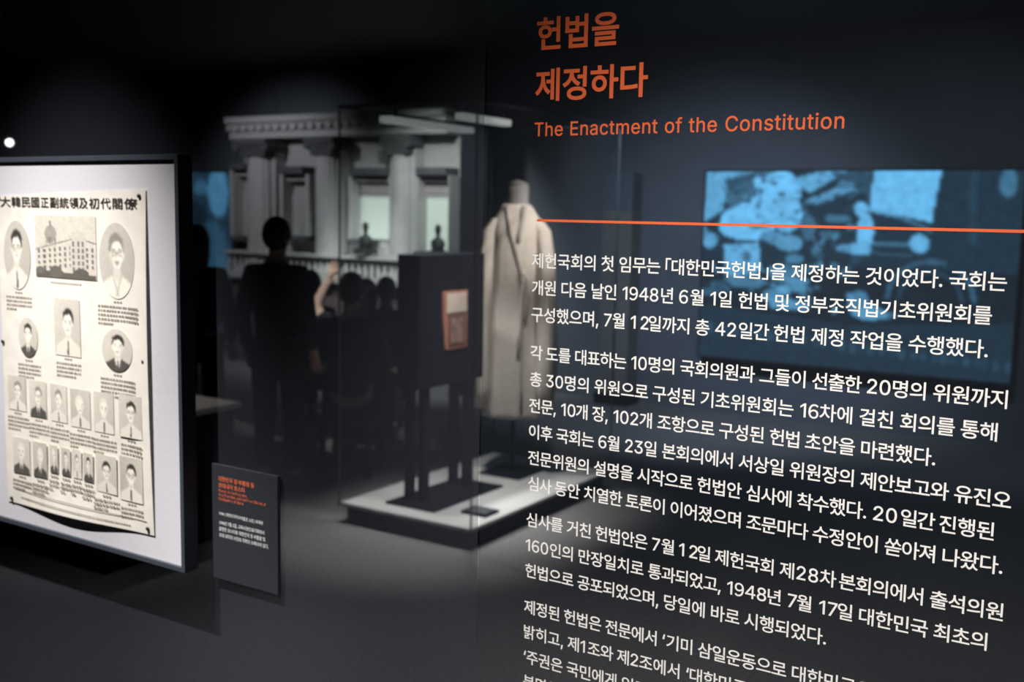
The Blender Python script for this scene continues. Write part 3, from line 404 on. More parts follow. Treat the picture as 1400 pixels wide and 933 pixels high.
LINES=[
(1.7211,[["제헌국회의",0.01,0.902],["첫",4.77,0.904],["임무는",5.92,0.885],["「",8.81,0.811],["대한민국헌법」",9.2,0.89],["을",14.98,0.896],["제정하는",16.12,0.899],["것이었다.",19.97,0.889],["국회는",24.01,0.882]]),
(1.6795,[["개원",0.04,0.897],["다음",2.08,0.901],["날인",4.13,0.884],["1948",6.14,0.893],["년",8.6,0.897],["6",9.74,0.951],["월",10.44,0.88],["1",11.56,0.937],["일",12.08,0.911],["헌법",13.24,0.886],["및",15.26,0.899],["정부조직법기초위원회를",16.4,0.882]]),
(1.6379,[["구성했으며,",0.04,0.894],["7",5.01,0.838],["월",5.62,0.871],["12",6.73,0.914],["일까지",7.91,0.885],["총",10.81,0.928],["42",11.99,0.911],["일간",13.33,0.87],["헌법",15.31,0.902],["제정",17.36,0.896],["작업을",19.39,0.885],["수행했다.",22.29,0.882]]),
(1.5784,[["각",0.04,0.875],["도를",1.15,0.878],["대표하는",3.15,0.868],["10",6.85,0.871],["명의",7.98,0.887],["국회의원과",10.0,0.881],["그들이",14.64,0.883],["선출한",17.53,0.858],["20",20.34,0.872],["명의",21.62,0.879],["위원까지",23.62,0.882]]),
(1.5368,[["총",0.04,0.902],["30",1.19,0.883],["명의",2.48,0.908],["위원으로",4.54,0.891],["구성된",8.35,0.898],["기초위원회는",11.29,0.895],["16",16.9,0.866],["차에",18.02,0.905],["걸친",20.08,0.901],["회의를",22.13,0.884],["통해",25.02,0.882]]),
(1.4952,[["전문,",0.02,0.871],["10",2.24,0.85],["개",3.34,0.867],["장,",4.45,0.874],["102",5.8,0.873],["개",7.57,0.892],["조항으로",8.71,0.88],["구성된",12.47,0.889],["헌법",15.38,0.857],["초안을",17.33,0.889],["마련했다.",20.23,0.882]]),
(1.4537,[["이후",0.02,0.881],["국회는",2.02,0.878],["6",4.9,0.868],["월",5.53,0.881],["23",6.65,0.86],["일",7.92,0.906],["본회의에서",9.07,0.877],["서상일",13.69,0.879],["위원장의",16.57,0.882],["제안보고와",20.33,0.871],["유진오",24.93,0.882]]),
(1.4121,[["전문위원의",0.02,0.881],["설명을",4.67,0.882],["시작으로",7.55,0.879],["헌법안",11.31,0.883],["심사에",14.2,0.876],["착수했다.",17.06,0.872],["20",21.04,0.952],["일간",22.44,0.83],["진행된",24.32,0.882]]),
(1.3705,[["심사",0.06,0.857],["동안",2.01,0.892],["치열한",4.03,0.864],["토론이",6.86,0.867],["이어졌으며",9.7,0.873],["조문마다",14.3,0.863],["수정안이",17.99,0.881],["쏟아져",21.75,0.855],["나왔다.",24.55,0.882]]),
(1.3120,[["심사를",0.0,0.891],["거친",2.92,0.87],["헌법안은",4.9,0.87],["7",8.61,0.864],["월",9.25,0.817],["12",10.29,0.914],["일",11.47,0.855],["제헌국회",12.56,0.877],["제",16.31,0.893],["28",17.2,0.9],["차",18.52,0.811],["본회의에서",19.54,0.872],["출석의원",24.13,0.882]]),
(1.2704,[["160",-0.07,0.894],["인의",1.74,0.885],["만장일치로",3.75,0.892],["통과되었고,",8.46,0.868],["1948",13.28,0.861],["년",15.65,0.893],["7",16.79,0.811],["월",17.35,0.899],["17",18.49,0.811],["일",19.53,0.872],["대한민국",20.64,0.882],["최초의",24.41,0.882]]),
(1.2288,[["헌법으로",-0.01,0.884],["공포되었으며,",3.77,0.874],["당일에",9.5,0.892],["바로",12.42,0.891],["시행되었다.",14.44,0.882]]),
(1.1689,[["제정된",-0.02,0.886],["헌법은",2.88,0.881],["전문에서",5.77,0.874],["‘",9.5,0.952],["기미",9.78,0.869],["삼일운동으로",11.76,0.873],["대한민국을",17.24,0.882]]),
(1.1273,[["밝히고,",-0.04,0.913],["제",3.2,0.832],["1",4.03,0.952],["조와",4.61,0.885],["제",6.62,0.864],["2",7.48,0.846],["조에서",8.1,0.906],["‘",11.07,0.811],["대한민국은",11.29,0.882]]),
(1.0857,[["‘",-0.01,0.877],["주권은",0.24,0.896],["국민에게",3.17,0.888],["있고,",6.97,0.882]]),
(1.0442,[["분명히",0.03,0.882]]),
]
ADV=dict(d=0.646,one=0.494,punct=0.248,quote=0.251)

groups = [LINES[0:3], LINES[3:9], LINES[9:12], LINES[12:16]]
LTR = 'first|second|third|fourth'.split('|')
EM = 0.02513
for gi, g in enumerate(groups):
    runs = []
    for z, words in g:
        for t, xe, a in words:
            runs.append((t, X0 + xe*EM, z, EM, a, 1))
    letter_mesh('paragraph_lettering', runs, M_white, panel, YT, 0.0105, 1.46)['label'] = LTR[gi] + ' white Korean paragraph'

# ================================================================== framed poster
M_frame = mat('dark_frame_metal', (0.065, 0.078, 0.098), 0.45, metal=0.2)
M_mount = mat('white_mount', (0.66, 0.65, 0.68), 0.9, spec=0.1, noise=0.03, scale=200)
M_print = vcol_mat('poster_print')
M_ink = mat('poster_ink', (0.05, 0.045, 0.04), 0.8, spec=0.1)
YF = 1.336
FL, FR, FB, FT = -2.262, -1.5665, 1.104, 1.898
fp = thing('framed_poster', 'large framed old poster of portraits on a white mount, on the dark glass wall', 'framed poster', (0, 0, 0))
q = MB(); t_ = 0.010
q.box(FL, FR, YF, YF+0.034, FT-t_, FT, 0.001).box(FL, FR, YF, YF+0.034, FB, FB+t_, 0.001)
q.box(FL, FL+t_, YF, YF+0.034, FB+t_, FT-t_, 0.001).box(FR-t_, FR, YF, YF+0.034, FB+t_, FT-t_, 0.001)
q.build('frame', M_frame, fp)
q = MB(); q.box(FL+t_, FR-t_, YF+0.006, YF+0.012, FB+t_, FT-t_); q.build('mount_board', M_mount, fp)
q = MB(); q.box(FL+0.06, FR-0.06, YF+0.012, Y_PANE, FB+0.08, FT-0.06); q.build('wall_batten', M_black, fp)
YP = YF + 0.0035
def P(px, py, dy=0.0): 
    v = at_y(px, py, YP); v.y += dy; return v
# paper sheet: slightly waved lower edge
TLp, TRp, BRp, BLp = P(-4, 268), P(199, 258), P(211, 733), P(11, 685)
def wave(u, v):
    k = max(0.0, (v-0.80)/0.20)
    e = max(0.0, (u-0.86)/0.14)
    return -0.010*k*k*math.sin(PI*min(1, max(0, u*1.05)))**2 - 0.006*e*e*math.sin(PI*v)
hh, ww = 120, 84
U, Vv = np.meshgrid(np.linspace(0, 1, ww), np.linspace(0, 1, hh))
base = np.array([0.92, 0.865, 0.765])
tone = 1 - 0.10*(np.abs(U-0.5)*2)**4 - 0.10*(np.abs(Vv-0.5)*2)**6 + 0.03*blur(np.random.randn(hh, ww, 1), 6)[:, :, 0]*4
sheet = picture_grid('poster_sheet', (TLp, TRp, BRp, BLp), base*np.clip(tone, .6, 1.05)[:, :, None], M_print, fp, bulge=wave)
sheet['label'] = 'yellowed paper sheet with printed portraits'

PAPER = np.array([0.86, 0.80, 0.69]); 
def g_(v): return PAPER*v/0.75
def portrait(kind, seed, wd=26, h=34):
    r = random.Random(seed)
    p = Paint(wd, h, 0, 1, 0, 1.3, g_(r.uniform(.50, .66)))
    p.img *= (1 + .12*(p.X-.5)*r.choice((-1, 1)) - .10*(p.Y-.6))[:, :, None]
    p.img *= 1 + 0.07*blur(np.random.RandomState(seed).randn(h, wd, 1), 2)
    t = r.uniform(-.03, .03); cx, cy = .5 + r.uniform(-.03, .03), .52 + r.uniform(-.03, .03)
    fw, fh = .185, .265
    suit = {'suit': .09, 'robe': .80, 'pale': .74}[kind]
    p.poly([(cx-.49, 1.31), (cx-.44, 1.06), (cx-.26, .97), (cx-.11, .88), (cx+.11, .88), (cx+.26, .97), (cx+.44, 1.06), (cx+.49, 1.31)], g_(suit))
    p.poly([(cx-.085, .70), (cx+.085, .70), (cx+.115, .90), (cx, 1.0), (cx-.115, .90)], g_(.66))
    if kind == 'robe':
        for s in (-1, 1): p.line(cx+s*.15, .87, cx-s*.03, 1.24, .045, g_(.48))
    else:
        p.poly([(cx-.12, .87), (cx-.05, .87), (cx, .96), (cx+.05, .87), (cx+.12, .87), (cx+.02, 1.28), (cx-.02, 1.28)], g_(.78))
        p.poly([(cx-.028, .95), (cx+.028, .95), (cx+.040, 1.25), (cx, 1.31), (cx-.040, 1.25)], g_(.07))
        if kind == 'suit':
            for s in (-1, 1): p.line(cx+s*.13, .88, cx+s*.03, 1.24, .03, g_(.16))
    bald = kind != 'robe' and r.random() < .22; hair = .28 if kind == 'robe' else .30 if r.random() < .25 else .05
    p.ell(cx+t, cy-.075, fw*1.14, fh*1.0, g_(.74 if bald else hair))
    for s in (-1, 1): p.ell(cx+s*fw*1.0, cy+.04, .032, .060, g_(.70))
    p.ell(cx, cy+.025, fw*.95, fh*.88, g_(.86)); p.poly([(cx-fw*.80, cy+.10), (cx+fw*.80, cy+.10), (cx+.07, cy+.285), (cx-.07, cy+.285)], g_(.85))
    if not bald: p.poly([(cx-fw*.98, cy-.05), (cx-fw*.75, cy-.17), (cx-.02, cy-.175), (cx+fw*.55, cy-.20), (cx+fw*.98, cy-.05), (cx+fw*.9, cy-.24), (cx-fw*.9, cy-.26)], g_(hair))
    side = r.choice((-1, 1))
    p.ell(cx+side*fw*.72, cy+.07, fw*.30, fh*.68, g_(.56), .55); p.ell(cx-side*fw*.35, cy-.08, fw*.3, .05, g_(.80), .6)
    spectacles = kind == 'robe' or r.random() < .5
    for s in (-1, 1):
        p.line(cx+s*.045, cy-.035, cx+s*.125, cy-.040, .022, g_(.22)); p.ell(cx+s*.080, cy+.012, .030, .013, g_(.20))
        if spectacles:
            p.arc(cx+s*.085, cy+.015, .060, .050, .016, g_(.13), top=False); p.line(cx+s*.14, cy, cx+s*fw, cy-.01, .012, g_(.2))
    if spectacles: p.line(cx-.03, cy+.005, cx+.03, cy+.005, .014, g_(.15))
    p.line(cx+side*.012, cy+.02, cx+side*.028, cy+.105, .020, g_(.50)); p.line(cx-.028, cy+.118, cx+.028, cy+.118, .016, g_(.36))
    p.line(cx-.055, cy+.175, cx+.055, cy+.175, .018, g_(.30)); p.line(cx-.03, cy+.205, cx+.03, cy+.205, .014, g_(.56))
    if kind == 'robe' or r.random() < .15: p.line(cx-.06, cy+.150, cx+.06, cy+.150, .024, g_(.28)); p.ell(cx, cy+.235, .025, .025, g_(.55))
    return blur(p.img, 1)
def on_sheet(xa, xb, ya, yb, lift=0.0012):
    """corners of an upright print whose photo box is xa..xb, ya..yb at its middle: real lines run level on the sheet"""
    xm, ym = (xa+xb)/2, (ya+yb)/2
    c = P(xm, ym); 
    w_ = (P(xb, ym) - P(xa, ym)).x; h_ = (P(xm, ya) - P(xm, yb)).z
    u = (c.x-TLp.x)/(TRp.x-TLp.x); v = (TRp.z-c.z)/(TRp.z-BRp.z)
    y = YP + min(wave(min(1, max(0, u+du)), min(1, max(0, v+dv))) for du in (-.05, 0, .05) for dv in (-.05, 0, .05)) - lift
    return [Vector((c.x-w_/2, y, c.z+h_/2)), Vector((c.x+w_/2, y, c.z+h_/2)), Vector((c.x+w_/2, y, c.z-h_/2)), Vector((c.x-w_/2, y, c.z-h_/2))]
prints = [
 ('oval portrait of an old man in a light coat', 6, 42, 302, 396, 'pale', True), ('oval portrait of a man in a pale robe', 136, 184, 305, 409, 'robe', True),
 ('oval portrait beside the centre photograph', 26, 52, 434, 489, 'suit', True), ('centre portrait of a man in a dark tie', 75, 110, 409, 487, 'pale', False),
 ('round portrait of a man in a dark suit', 140, 181, 450, 509, 'suit', True),
 ('', 12, 36, 514, 561, 'pale', False), ('', 41, 64, 521, 571, 'suit', False), ('', 70, 92, 526, 577, 'pale', False), ('', 97, 124, 533, 585, 'pale', False),
 ('', 129, 156, 537, 592, 'pale', False), ('', 164, 195, 541, 599, 'pale', False),
 ('', 19, 42, 599, 648, 'suit', False), ('', 47, 66, 605, 653, 'suit', False), ('', 70, 81, 609, 647, 'suit', False), ('', 86, 98, 613, 651, 'suit', False),
 ('', 101, 113, 615, 654, 'pale', False), ('', 116, 129, 620, 659, 'suit', False), ('', 133, 161, 623, 674, 'pale', False), ('', 165, 196, 626, 686, 'pale', False)]
cap_marks = []
for i, (lab, xa, xb, ya, yb, kind, oval) in enumerate(prints):
    c = on_sheet(xa, xb, ya, yb)
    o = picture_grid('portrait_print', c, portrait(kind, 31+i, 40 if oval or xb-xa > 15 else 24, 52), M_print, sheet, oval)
    if lab: o['label'] = lab
    cap_marks.append((c, xb-xa))
# building photograph
bp = Paint(60, 62, 48, 131, 294, 382, g_(.62))
bp.poly([(48, 342), (62, 335), (100, 325), (131, 330), (131, 385), (48, 376)], g_(.60))
for k in range(11):
    xx = 52 + k*7.2
    for rr_ in range(4):
        yy = 343 + rr_*8 - (k*1.1 if k < 7 else 7.7-(k-7)*1.0)
        bp.rect(xx, xx+3.0, yy, yy+5, g_(.16))
bp.poly([(96, 327), (98, 318), (106, 312), (115, 318), (118, 327), (118, 380), (97, 378)], g_(.56))
for k in range(3): 
    for rr_ in range(5): bp.rect(100+k*6, 102.6+k*6, 330+rr_*9, 336+rr_*9, g_(.18))
bp.rect(62, 78, 322, 338, g_(.52)); bp.ell(70, 320, 8, 12, g_(.34)); bp.rect(69, 71, 302, 310, g_(.25))
for k in range(4): bp.rect(63.5+k*4, 65.3+k*4, 325, 334, g_(.2))
bp.line(48, 343, 98, 327, 1.6, g_(.22)); bp.line(118, 328, 131, 332, 1.6, g_(.22))
bp.poly([(48, 371), (131, 376), (131, 385), (48, 385)], g_(.12)); bp.ell(76, 374, 9, 9, g_(.14)); bp.ell(110, 376, 11, 9, g_(.12)); bp.ell(54, 372, 6, 5, g_(.16))
bp.img *= 1 + 0.08*blur(np.random.randn(62, 60, 1), 1)
o = picture_grid('building_print', on_sheet(48, 131, 295, 381), bp.img, M_print, sheet); o['label'] = 'photograph of a domed stone building'
cap_marks.append((on_sheet(48, 131, 295, 381), 0))
# caption lines: rows of tiny dashes under each print
rr2 = random.Random(5)
M_ink2 = mat('caption_ink', (0.31, 0.275, 0.225), 0.9, spec=0.05)
def dash(x, y, z, l, h):
    u = (x + l/2 - TLp.x)/(TRp.x-TLp.x); v = (TRp.z - z)/(TRp.z-BRp.z)
    y = YP + min(wave(min(1, max(0, u+d)), min(1, max(0, v+e))) for d in (-.02, .02) for e in (-.02, .02)) - .0005
    q.box(x, x+l, y-0.0002, y, z, z+h)
for c, wpx in cap_marks:
    q = MB()
    x0, x1, zb, y = c[3].x, c[2].x, c[3].z, c[0].y
    wd = x1-x0; xc = (x0+x1)/2
    if wpx == 0:
        for k in range(14): dash(xc-0.05+k*0.0072, y, zb-0.012, 0.0036, 0.0035)
        q.build('caption_print', M_ink2, sheet)
        continue
    big = 1.35 if wpx < 30 or wpx > 40 else 1.1
    nrow = 3 if zb < P(100, 640).z else (5 if wpx > 40 else 4)
    x0, x1 = xc-wd*big/2*.86, xc+wd*big/2*.86
    dash(xc-.012, y, zb-.0085, .006, .0036); dash(xc-.003, y, zb-.0085, .006, .0036); dash(xc+.006, y, zb-.0085, .006, .0036)
    for rw in range(nrow):
        z = zb - .0190 - rw*.0086; x = x0
        stop = x1 if rw < nrow-1 else x0 + (x1-x0)*rr2.uniform(.3, .8)
        while x < stop:
            l = rr2.uniform(.0030, .0080); dash(x, y, z, min(l, stop-x+.001), .0044); x += l + rr2.uniform(.0014, .0036)
    q.build('caption_print', M_ink2, sheet)
q = MB()
za = P(30, 671); zb_ = P(199, 715)
yb_ = YP - 0.0115
x = P(21, 668).x
while x < P(199, 714).x:
    dash(x, 0, P(110, 691).z, .0125, .0016); x += .012
x = P(30, 676).x
while x < P(180, 716).x:
    l = rr2.uniform(.003, .006); dash(x, yb_, P(110, 700).z-.002, l, .0026); x += l+.0024
q.build('footer_print', M_ink2, sheet)['label'] = 'thin rule and tiny line of print along the bottom edge'
# poster heading
HX = [3, 50, 93, 133, 175, 213, 255, 297, 338, 380, 430, 478, 530]; HE = [45, 88, 130, 168, 207, 250, 292, 333, 373, 423, 470, 522, 583]
runs = []
for ch, a_, b_ in zip('大韓民國正副統領及初代閣僚', HX, HE):
    xa, xb = P(a_/3.111, 277).x, P(b_/3.111, 277).x
    em_ = 0.0232
    runs.append((ch, xa - .04*(xb-xa), P(95, 283).z - .0005, em_, .9, (xb-xa)/(em_*.90)))
letter_mesh('poster_heading', runs, M_ink, sheet, YP-0.0012, 0.010, 0)['label'] = 'bold Chinese character heading across the top'
# pins
M_pin = mat('steel_pin', (0.10, 0.10, 0.09), 0.35, metal=0.8)
for px, py in [(191, 268), (-1, 270), (197, 495), (5, 467), (17, 681), (203, 723)]:
    c = P(px, py)
    q = MB(); n = 14
    prof = [(0.0020, -.008), (0.0038, -.010), (0.0043, -.0115), (0.0036, -.013), (0.0016, -.0138)]
    q.loft([[Vector((c.x + r*math.cos(2*PI*k/n), YP + d + .009, c.z + r*math.sin(2*PI*k/n))) for k in range(n)] for r, d in prof])
    q.build('push_pin', M_pin, fp, True)

# ================================================================== small label plaque
M_plaque = mat('grey_plaque', (0.022, 0.0255, 0.032), 0.7, noise=0.06, scale=400)
lp = thing('label_plaque', 'small grey caption plaque with orange title, to the lower right of the poster', 'label', (0, 0, 0))
YL = Y_PANE - 0.012
a_, b_, c_, d_ = at_y(288, 635, YL), at_y(378, 650, YL), at_y(381, 808, YL), at_y(292, 796, YL)
lx0, lx1, lz1, lz0 = (a_.x+d_.x)/2, (b_.x+c_.x)/2, (a_.z+b_.z)/2, (c_.z+d_.z)/2
q = MB(); q.box(lx0, lx1, YL, YL+0.008, lz0, lz1, 0.001); q.build('plaque_board', M_plaque, lp)
q = MB(); q.box(lx0+.02, lx1-.02, YL+0.008, Y_PANE, lz0+.02, lz1-.02); q.build('backing_spacer', M_black, lp)
lw, lh = lx1-lx0, lz1-lz0
M_o2 = mat('orange_print', (0.82, 0.17, 0.075), 0.7); M_w2 = mat('white_print', (0.80, 0.79, 0.78), 0.7)
YQ = YL-0.0004
def fit_line(text, fx0, fx1, fz, em, lk=0):
    n = sum(advance(c, .9, lk) for c in text)*em
    return (text, lx0 + lw*fx0, lz0 + lh*fz, em, .9, lw*(fx1-fx0)/n)
letter_mesh('orange_title', [fit_line('대한민국 정·부통령 및', .11, .66, .865, .0105), fit_line('초대내각 포스터', .11, .52, .808, .0105)], M_o2, lp, YQ, .016, 0)
letter_mesh('orange_subtitle', [fit_line('Posters of the President,', .11, .56, .768, .0082), fit_line('Vice President, and the First Cabinet of', .11, .84, .732, .0082),
            fit_line('the Republic of Korea', .11, .50, .697, .0082)], M_o2, lp, YQ, .004, 0)
letter_mesh('white_caption', [fit_line('1948 | 대한민국역사박물관 소장 | 복제본', .11, .79, .568, .0078), fit_line('1948년 7월 2일, 교육서관인쇄기획에서', .11, .81, .487, .0088),
            fit_line('발행한 포스터로 대한민국 정·부통령 및', .11, .82, .432, .0088), fit_line('초대 내각의 사진과 약력이 수록되어 있다.', .11, .87, .377, .0088)], M_w2, lp, YQ, .010, 0)

# ================================================================== free-standing display case
M_plat = mat('white_platform', (0.62, 0.62, 0.62), 0.55, noise=0.03, scale=20)
M_dark = mat('dark_lacquer', (0.008, 0.0095, 0.014), 0.6, spec=0.1)
G_case = glass_mat('case_glass', 0.985, (0.08, 0.09, 0.10), 0.2)
M_edge = mat('glass_edge', (0.05, 0.06, 0.065), 0.3)
KX0, KX1, KY0, KY1, KZ, KT = -4.02, -3.10, 4.57, 6.20, 0.12, 2.36
case = thing('display_case', 'tall glass case with a white platform floor, holding robe and dark stand', 'display case', ((KX0+KX1)/2, (KY0+KY1)/2, 0))
cx_, cy_ = case.location.x, case.location.y
def kb(x0, x1, y0, y1, z0, z1, bv=0.0): 
    q = MB(); q.box(x0-cx_, x1-cx_, y0-cy_, y1-cy_, z0, z1, bv); return q
kb(KX0, KX1, KY0, KY1, 0.10, KZ, .003).build('platform_top', M_plat, case)
kb(KX0+.03, KX1-.03, KY0+.03, KY1-.03, 0, 0.10).build('plinth', M_dark, case)
for b in [(KX0, KX1, KY0-.006, KY0), (KX0, KX1, KY1, KY1+.006), (KX0-.006, KX0, KY0, KY1), (KX1, KX1+.006, KY0, KY1)]:
    kb(*b, KZ-.02, KT).build('glass_pane', G_case, case)
for x in (KX0-.003, KX1+.003):
    for y in (KY0-.003, KY1+.003):
        kb(x-.004, x+.004, y-.004, y+.004, KZ-.02, KT).build('corner_edge', M_edge, case)
kb(KX0, KX1, KY0, KY1, KT, KT+.008).build('glass_top', G_case, case)
for bb_ in [(KX0-.01, KX1+.01, KY0-.01, KY0+.01), (KX0-.01, KX1+.01, KY1-.01, KY1+.01), (KX0-.01, KX0+.01, KY0+.01, KY1-.01), (KX1-.01, KX1+.01, KY0+.01, KY1-.01)]:
    kb(*bb_, KT+.008, KT+.022).build('top_rail', M_dark, case)
M_bar = mat('grey_light_bar', (0.45, 0.46, 0.47), 0.4, emit=(.9, 1.0, .95), strength=0.22)
kb(-3.765, -3.695, 4.60, 5.42, 2.285, 2.32, .004).build('light_bar', M_bar, case)
kb(-3.26, -3.20, 4.60, 5.06, 2.285, 2.32, .004).build('light_bar', M_bar, case)
for x, ys_ in ((-3.73, (4.7, 5.3)), (-3.23, (4.66, 5.0))):
    for y in ys_: kb(x-.008, x+.008, y-.008, y+.008, 2.32, KT).build('bar_hanger', M_dark, case)

# dark stand with an opened booklet
st = thing('display_stand', 'dark upright stand on four legs inside the glass case', 'display stand', (-3.58, 5.05, KZ))
def sb(x0, x1, y0, y1, z0, z1, bv=0.004):
    q = MB(); q.box(x0+3.58, x1+3.58, y0-5.05, y1-5.05, z0-KZ, z1-KZ, bv); return q
sb(-3.74, -3.58, 4.735, 5.385, 0.80, 1.565, .006).build('panel', M_dark, st)
for y in (4.84, 5.28):
    for x in (-3.62, -3.72): sb(x-.022, x+.022, y-.028, y+.028, KZ+.012, 0.80).build('leg', M_dark, st)
sb(-3.79, -3.44, 4.70, 5.42, KZ, KZ+.012).build('base_plate', M_dark, st)
# booklet
M_bk = mat('booklet_cover', (0.45, 0.19, 0.12), 0.7); M_bp = mat('booklet_page', (0.72, 0.60, 0.50), 0.8, noise=.15, scale=25); M_bd = mat('booklet_print', (0.20, 0.10, 0.075), 0.8)
bk = thing('booklet', 'small reddish booklet fixed to the face of the dark stand', 'booklet', (-3.579, 5.075, 1.18))
q = MB(); q.loft([[Vector((0.0, -.130+.0*z, z)), Vector((.010, -.130, z)), Vector((.010, .115, z)), Vector((0, .115, z))] if False else
                  [Vector((0, -.128+(.17-z)*.14*0 + (.0 if z > 0 else .022), z)), Vector((.010, -.128 + (.0 if z > 0 else .022), z)), Vector((.010, .116, z)), Vector((0, .116, z))] for z in (-.17, .0001, .17)])
q.build('cover', M_bk, bk)
q = MB(); q.box(.010, .014, -.100, .104, .055, .155).build('upper_page', M_bp, bk) if False else q.box(.010, .014, -.098, .104, .045, .158)
q.build('upper_page', M_bp, bk)
q = MB(); q.box(.010, .013, -.075, .095, -.150, .040); q.build('lower_print', M_bd, bk)
q = MB(); q.box(.013, .0145, -.055, .070, -.135, .010); q.build('printed_figure', mat('booklet_figure', (.33, .20, .15), .8, noise=.4, scale=18), bk)
# caption block on the platform
cbk = thing('caption_block', 'small dark caption block lying on the white platform', 'label', (-3.235, 4.86, KZ+.001))
q = MB(); q.box(-.085, .085, -.07, .07, 0, .016, .003); q.build('block', M_dark, cbk)
q = MB(); q.box(-.07, .07, -.055, .055, .016, .017); q.build('printed_face', mat('block_face', (.06, .065, .075), .6), cbk)

# ================================================================== mannequin and robe
MX, MY = -3.60, 5.78
mq = thing('mannequin', 'headless grey dress form on a pole inside the glass case', 'mannequin', (MX, MY, KZ))
M_form = mat('form_fabric', (0.24, 0.24, 0.245), 0.85, noise=.1, scale=80)
def ring(cx, cy, z, rx, ry, n=40, fold=0.0, kf=9, ph=0.0, p=2.0):
    out = []
    for k in range(n):
        t = 2*PI*k/n; c, s = math.cos(t), math.sin(t)
        f = 1 + fold*math.sin(kf*t+ph) + fold*.5*math.sin((kf*2+1)*t+ph*2)
        out.append(Vector((cx + rx*f*math.copysign(abs(c)**(2/p), c), cy + ry*f*math.copysign(abs(s)**(2/p), s), z)))
    return out
q = MB()
q.loft([ring(0, 0, z-KZ, rx, ry, 32) for z, rx, ry in [(1.00, .13, .10), (1.15, .135, .105), (1.30, .125, .10), (1.50, .165, .115), (1.66, .185, .115), (1.76, .165, .09), (1.815, .115, .075), (1.85, .105, .08), (1.93, .098, .076), (1.985, .100, .078), (1.99, .080, .06)]])
q.build('torso', M_form, mq, True)
q = MB(); q.lathe([(.085, 1.988-KZ), (.085, 1.998-KZ), (.04, 2.012-KZ), (.015, 2.018-KZ)], n=20); q.build('neck_cap', M_form, mq, True)
q = MB(); q.lathe([(.016, .0), (.016, .90)], n=14); q.build('pole', M_dark, mq, True)
q = MB(); q.box(-.21, .21, -.21, .21, 0, .012, .003); q.build('base_plate', M_dark, mq)

M_robe = mat('robe_cloth', (0.50, 0.465, 0.43), 0.95, noise=.07, scale=35, bump=.25)
M_robe2 = mat('robe_trim', (0.36, 0.33, 0.31), 0.95, noise=.07, scale=35)
rb = thing('robe', 'long pale cloth robe with wide sleeves, draped on the headless mannequin', 'robe', (MX, MY, 0))
rb.rotation_euler = (0, 0, math.radians(25)); rb.scale = (.74, .80, 1.0); mq.scale = (.74, .80, 1.0)
def lerp_tab(tab, z):
    for a, b in zip(tab, tab[1:]):
        if a[0] <= z <= b[0]:
            k = (z-a[0])/(b[0]-a[0]); return [x+(y-x)*k for x, y in zip(a[1:], b[1:])]
    return list(tab[-1][1:])
tab = [(.50, .265, .185, .055), (.80, .245, .170, .050), (1.1, .222, .155, .038), (1.35, .205, .142, .024), (1.52, .205, .138, .012), (1.68, .215, .135, .006), (1.76, .205, .115, .003), (1.81, .170, .095, 0), (1.845, .130, .092, 0), (1.865, .120, .090, 0)]
q = MB(); rings = []
for k in range(40):
    z = .50 + (1.865-.50)*k/39; rx, ry, fo = lerp_tab(tab, z)
    rings.append(ring(0, 0, z, rx, ry, 72, fo, 8, .6, 2.2))
q.loft(rings, cap=False)
body = q.build('robe_body', M_robe, rb, True)
so = body.modifiers.new('thick', 'SOLIDIFY'); so.thickness = .006
for s in (-1, 1):
    pts = [(s*.155, 0, 1.775), (s*.225, .0, 1.70), (s*.262, -.02, 1.52), (s*.278, -.045, 1.30), (s*.285, -.06, 1.10), (s*.285, -.065, .90), (s*.280, -.065, .70), (s*.278, -.065, .57)]
    rad = [(.055, .075), (.068, .085), (.078, .095), (.082, .115), (.088, .150), (.090, .165), (.090, .160), (.080, .13)]
    rings = []
    for (x, y, z), (a, b) in zip(pts, rad):
        rings.append(ring(x, y, z, a, b, 36, .05, 5, z*7, 2.2))
    q = MB(); q.loft(rings); sl = q.build('sleeve', M_robe, rb, True)
def surf_y(x, z):
    rx, ry, _ = lerp_tab(tab, z); k = min(.999, abs(x/rx)); return -ry*(1-k**2.2)**(1/2.2)
def strip(name, path, wd, m_, lift=.012):
    q = MB(); L_, R_, L2, R2 = [], [], [], []
    for x, z in path:
        L_.append(Vector((x-wd/2, surf_y(x-wd/2, z)-lift, z))); R_.append(Vector((x+wd/2, surf_y(x+wd/2, z)-lift, z)))
    q.loft([[l, r, r+Vector((0, .012, 0)), l+Vector((0, .012, 0))] for l, r in zip(L_, R_)])
    return q.build(name, m_, rb, True)
strip('collar', [(-.075, 1.855), (-.062, 1.78), (-.03, 1.68), (.015, 1.57), (.055, 1.46), (.075, 1.38)], .040, M_robe2)
strip('collar', [(.075, 1.855), (.066, 1.78), (.05, 1.70), (.03, 1.62)], .040, M_robe2)
strip('front_edge', [(.078, 1.40), (.082, 1.2), (.085, .95), (.088, .70), (.088, .53)], .028, M_robe2)
q = MB()
q.tube([(.06, surf_y(.06, 1.43)-.02, 1.43), (.085, surf_y(.08, 1.38)-.03, 1.38), (.07, surf_y(.07, 1.25)-.03, 1.25), (.06, surf_y(.06, 1.05)-.03, 1.05), (.055, surf_y(.05, .92)-.03, .92)], [.014, .018, .016, .018, .014], 8)
q.tube([(.08, surf_y(.08, 1.43)-.02, 1.43), (.12, surf_y(.12, 1.40)-.03, 1.39), (.115, surf_y(.11, 1.28)-.03, 1.27), (.105, surf_y(.1, 1.15)-.03, 1.14)], [.014, .018, .016, .013], 8)
q.sphere((.075, surf_y(.075, 1.43)-.024, 1.43), .026, seg=12)
q.build('tie_ribbon', M_robe, rb, True)

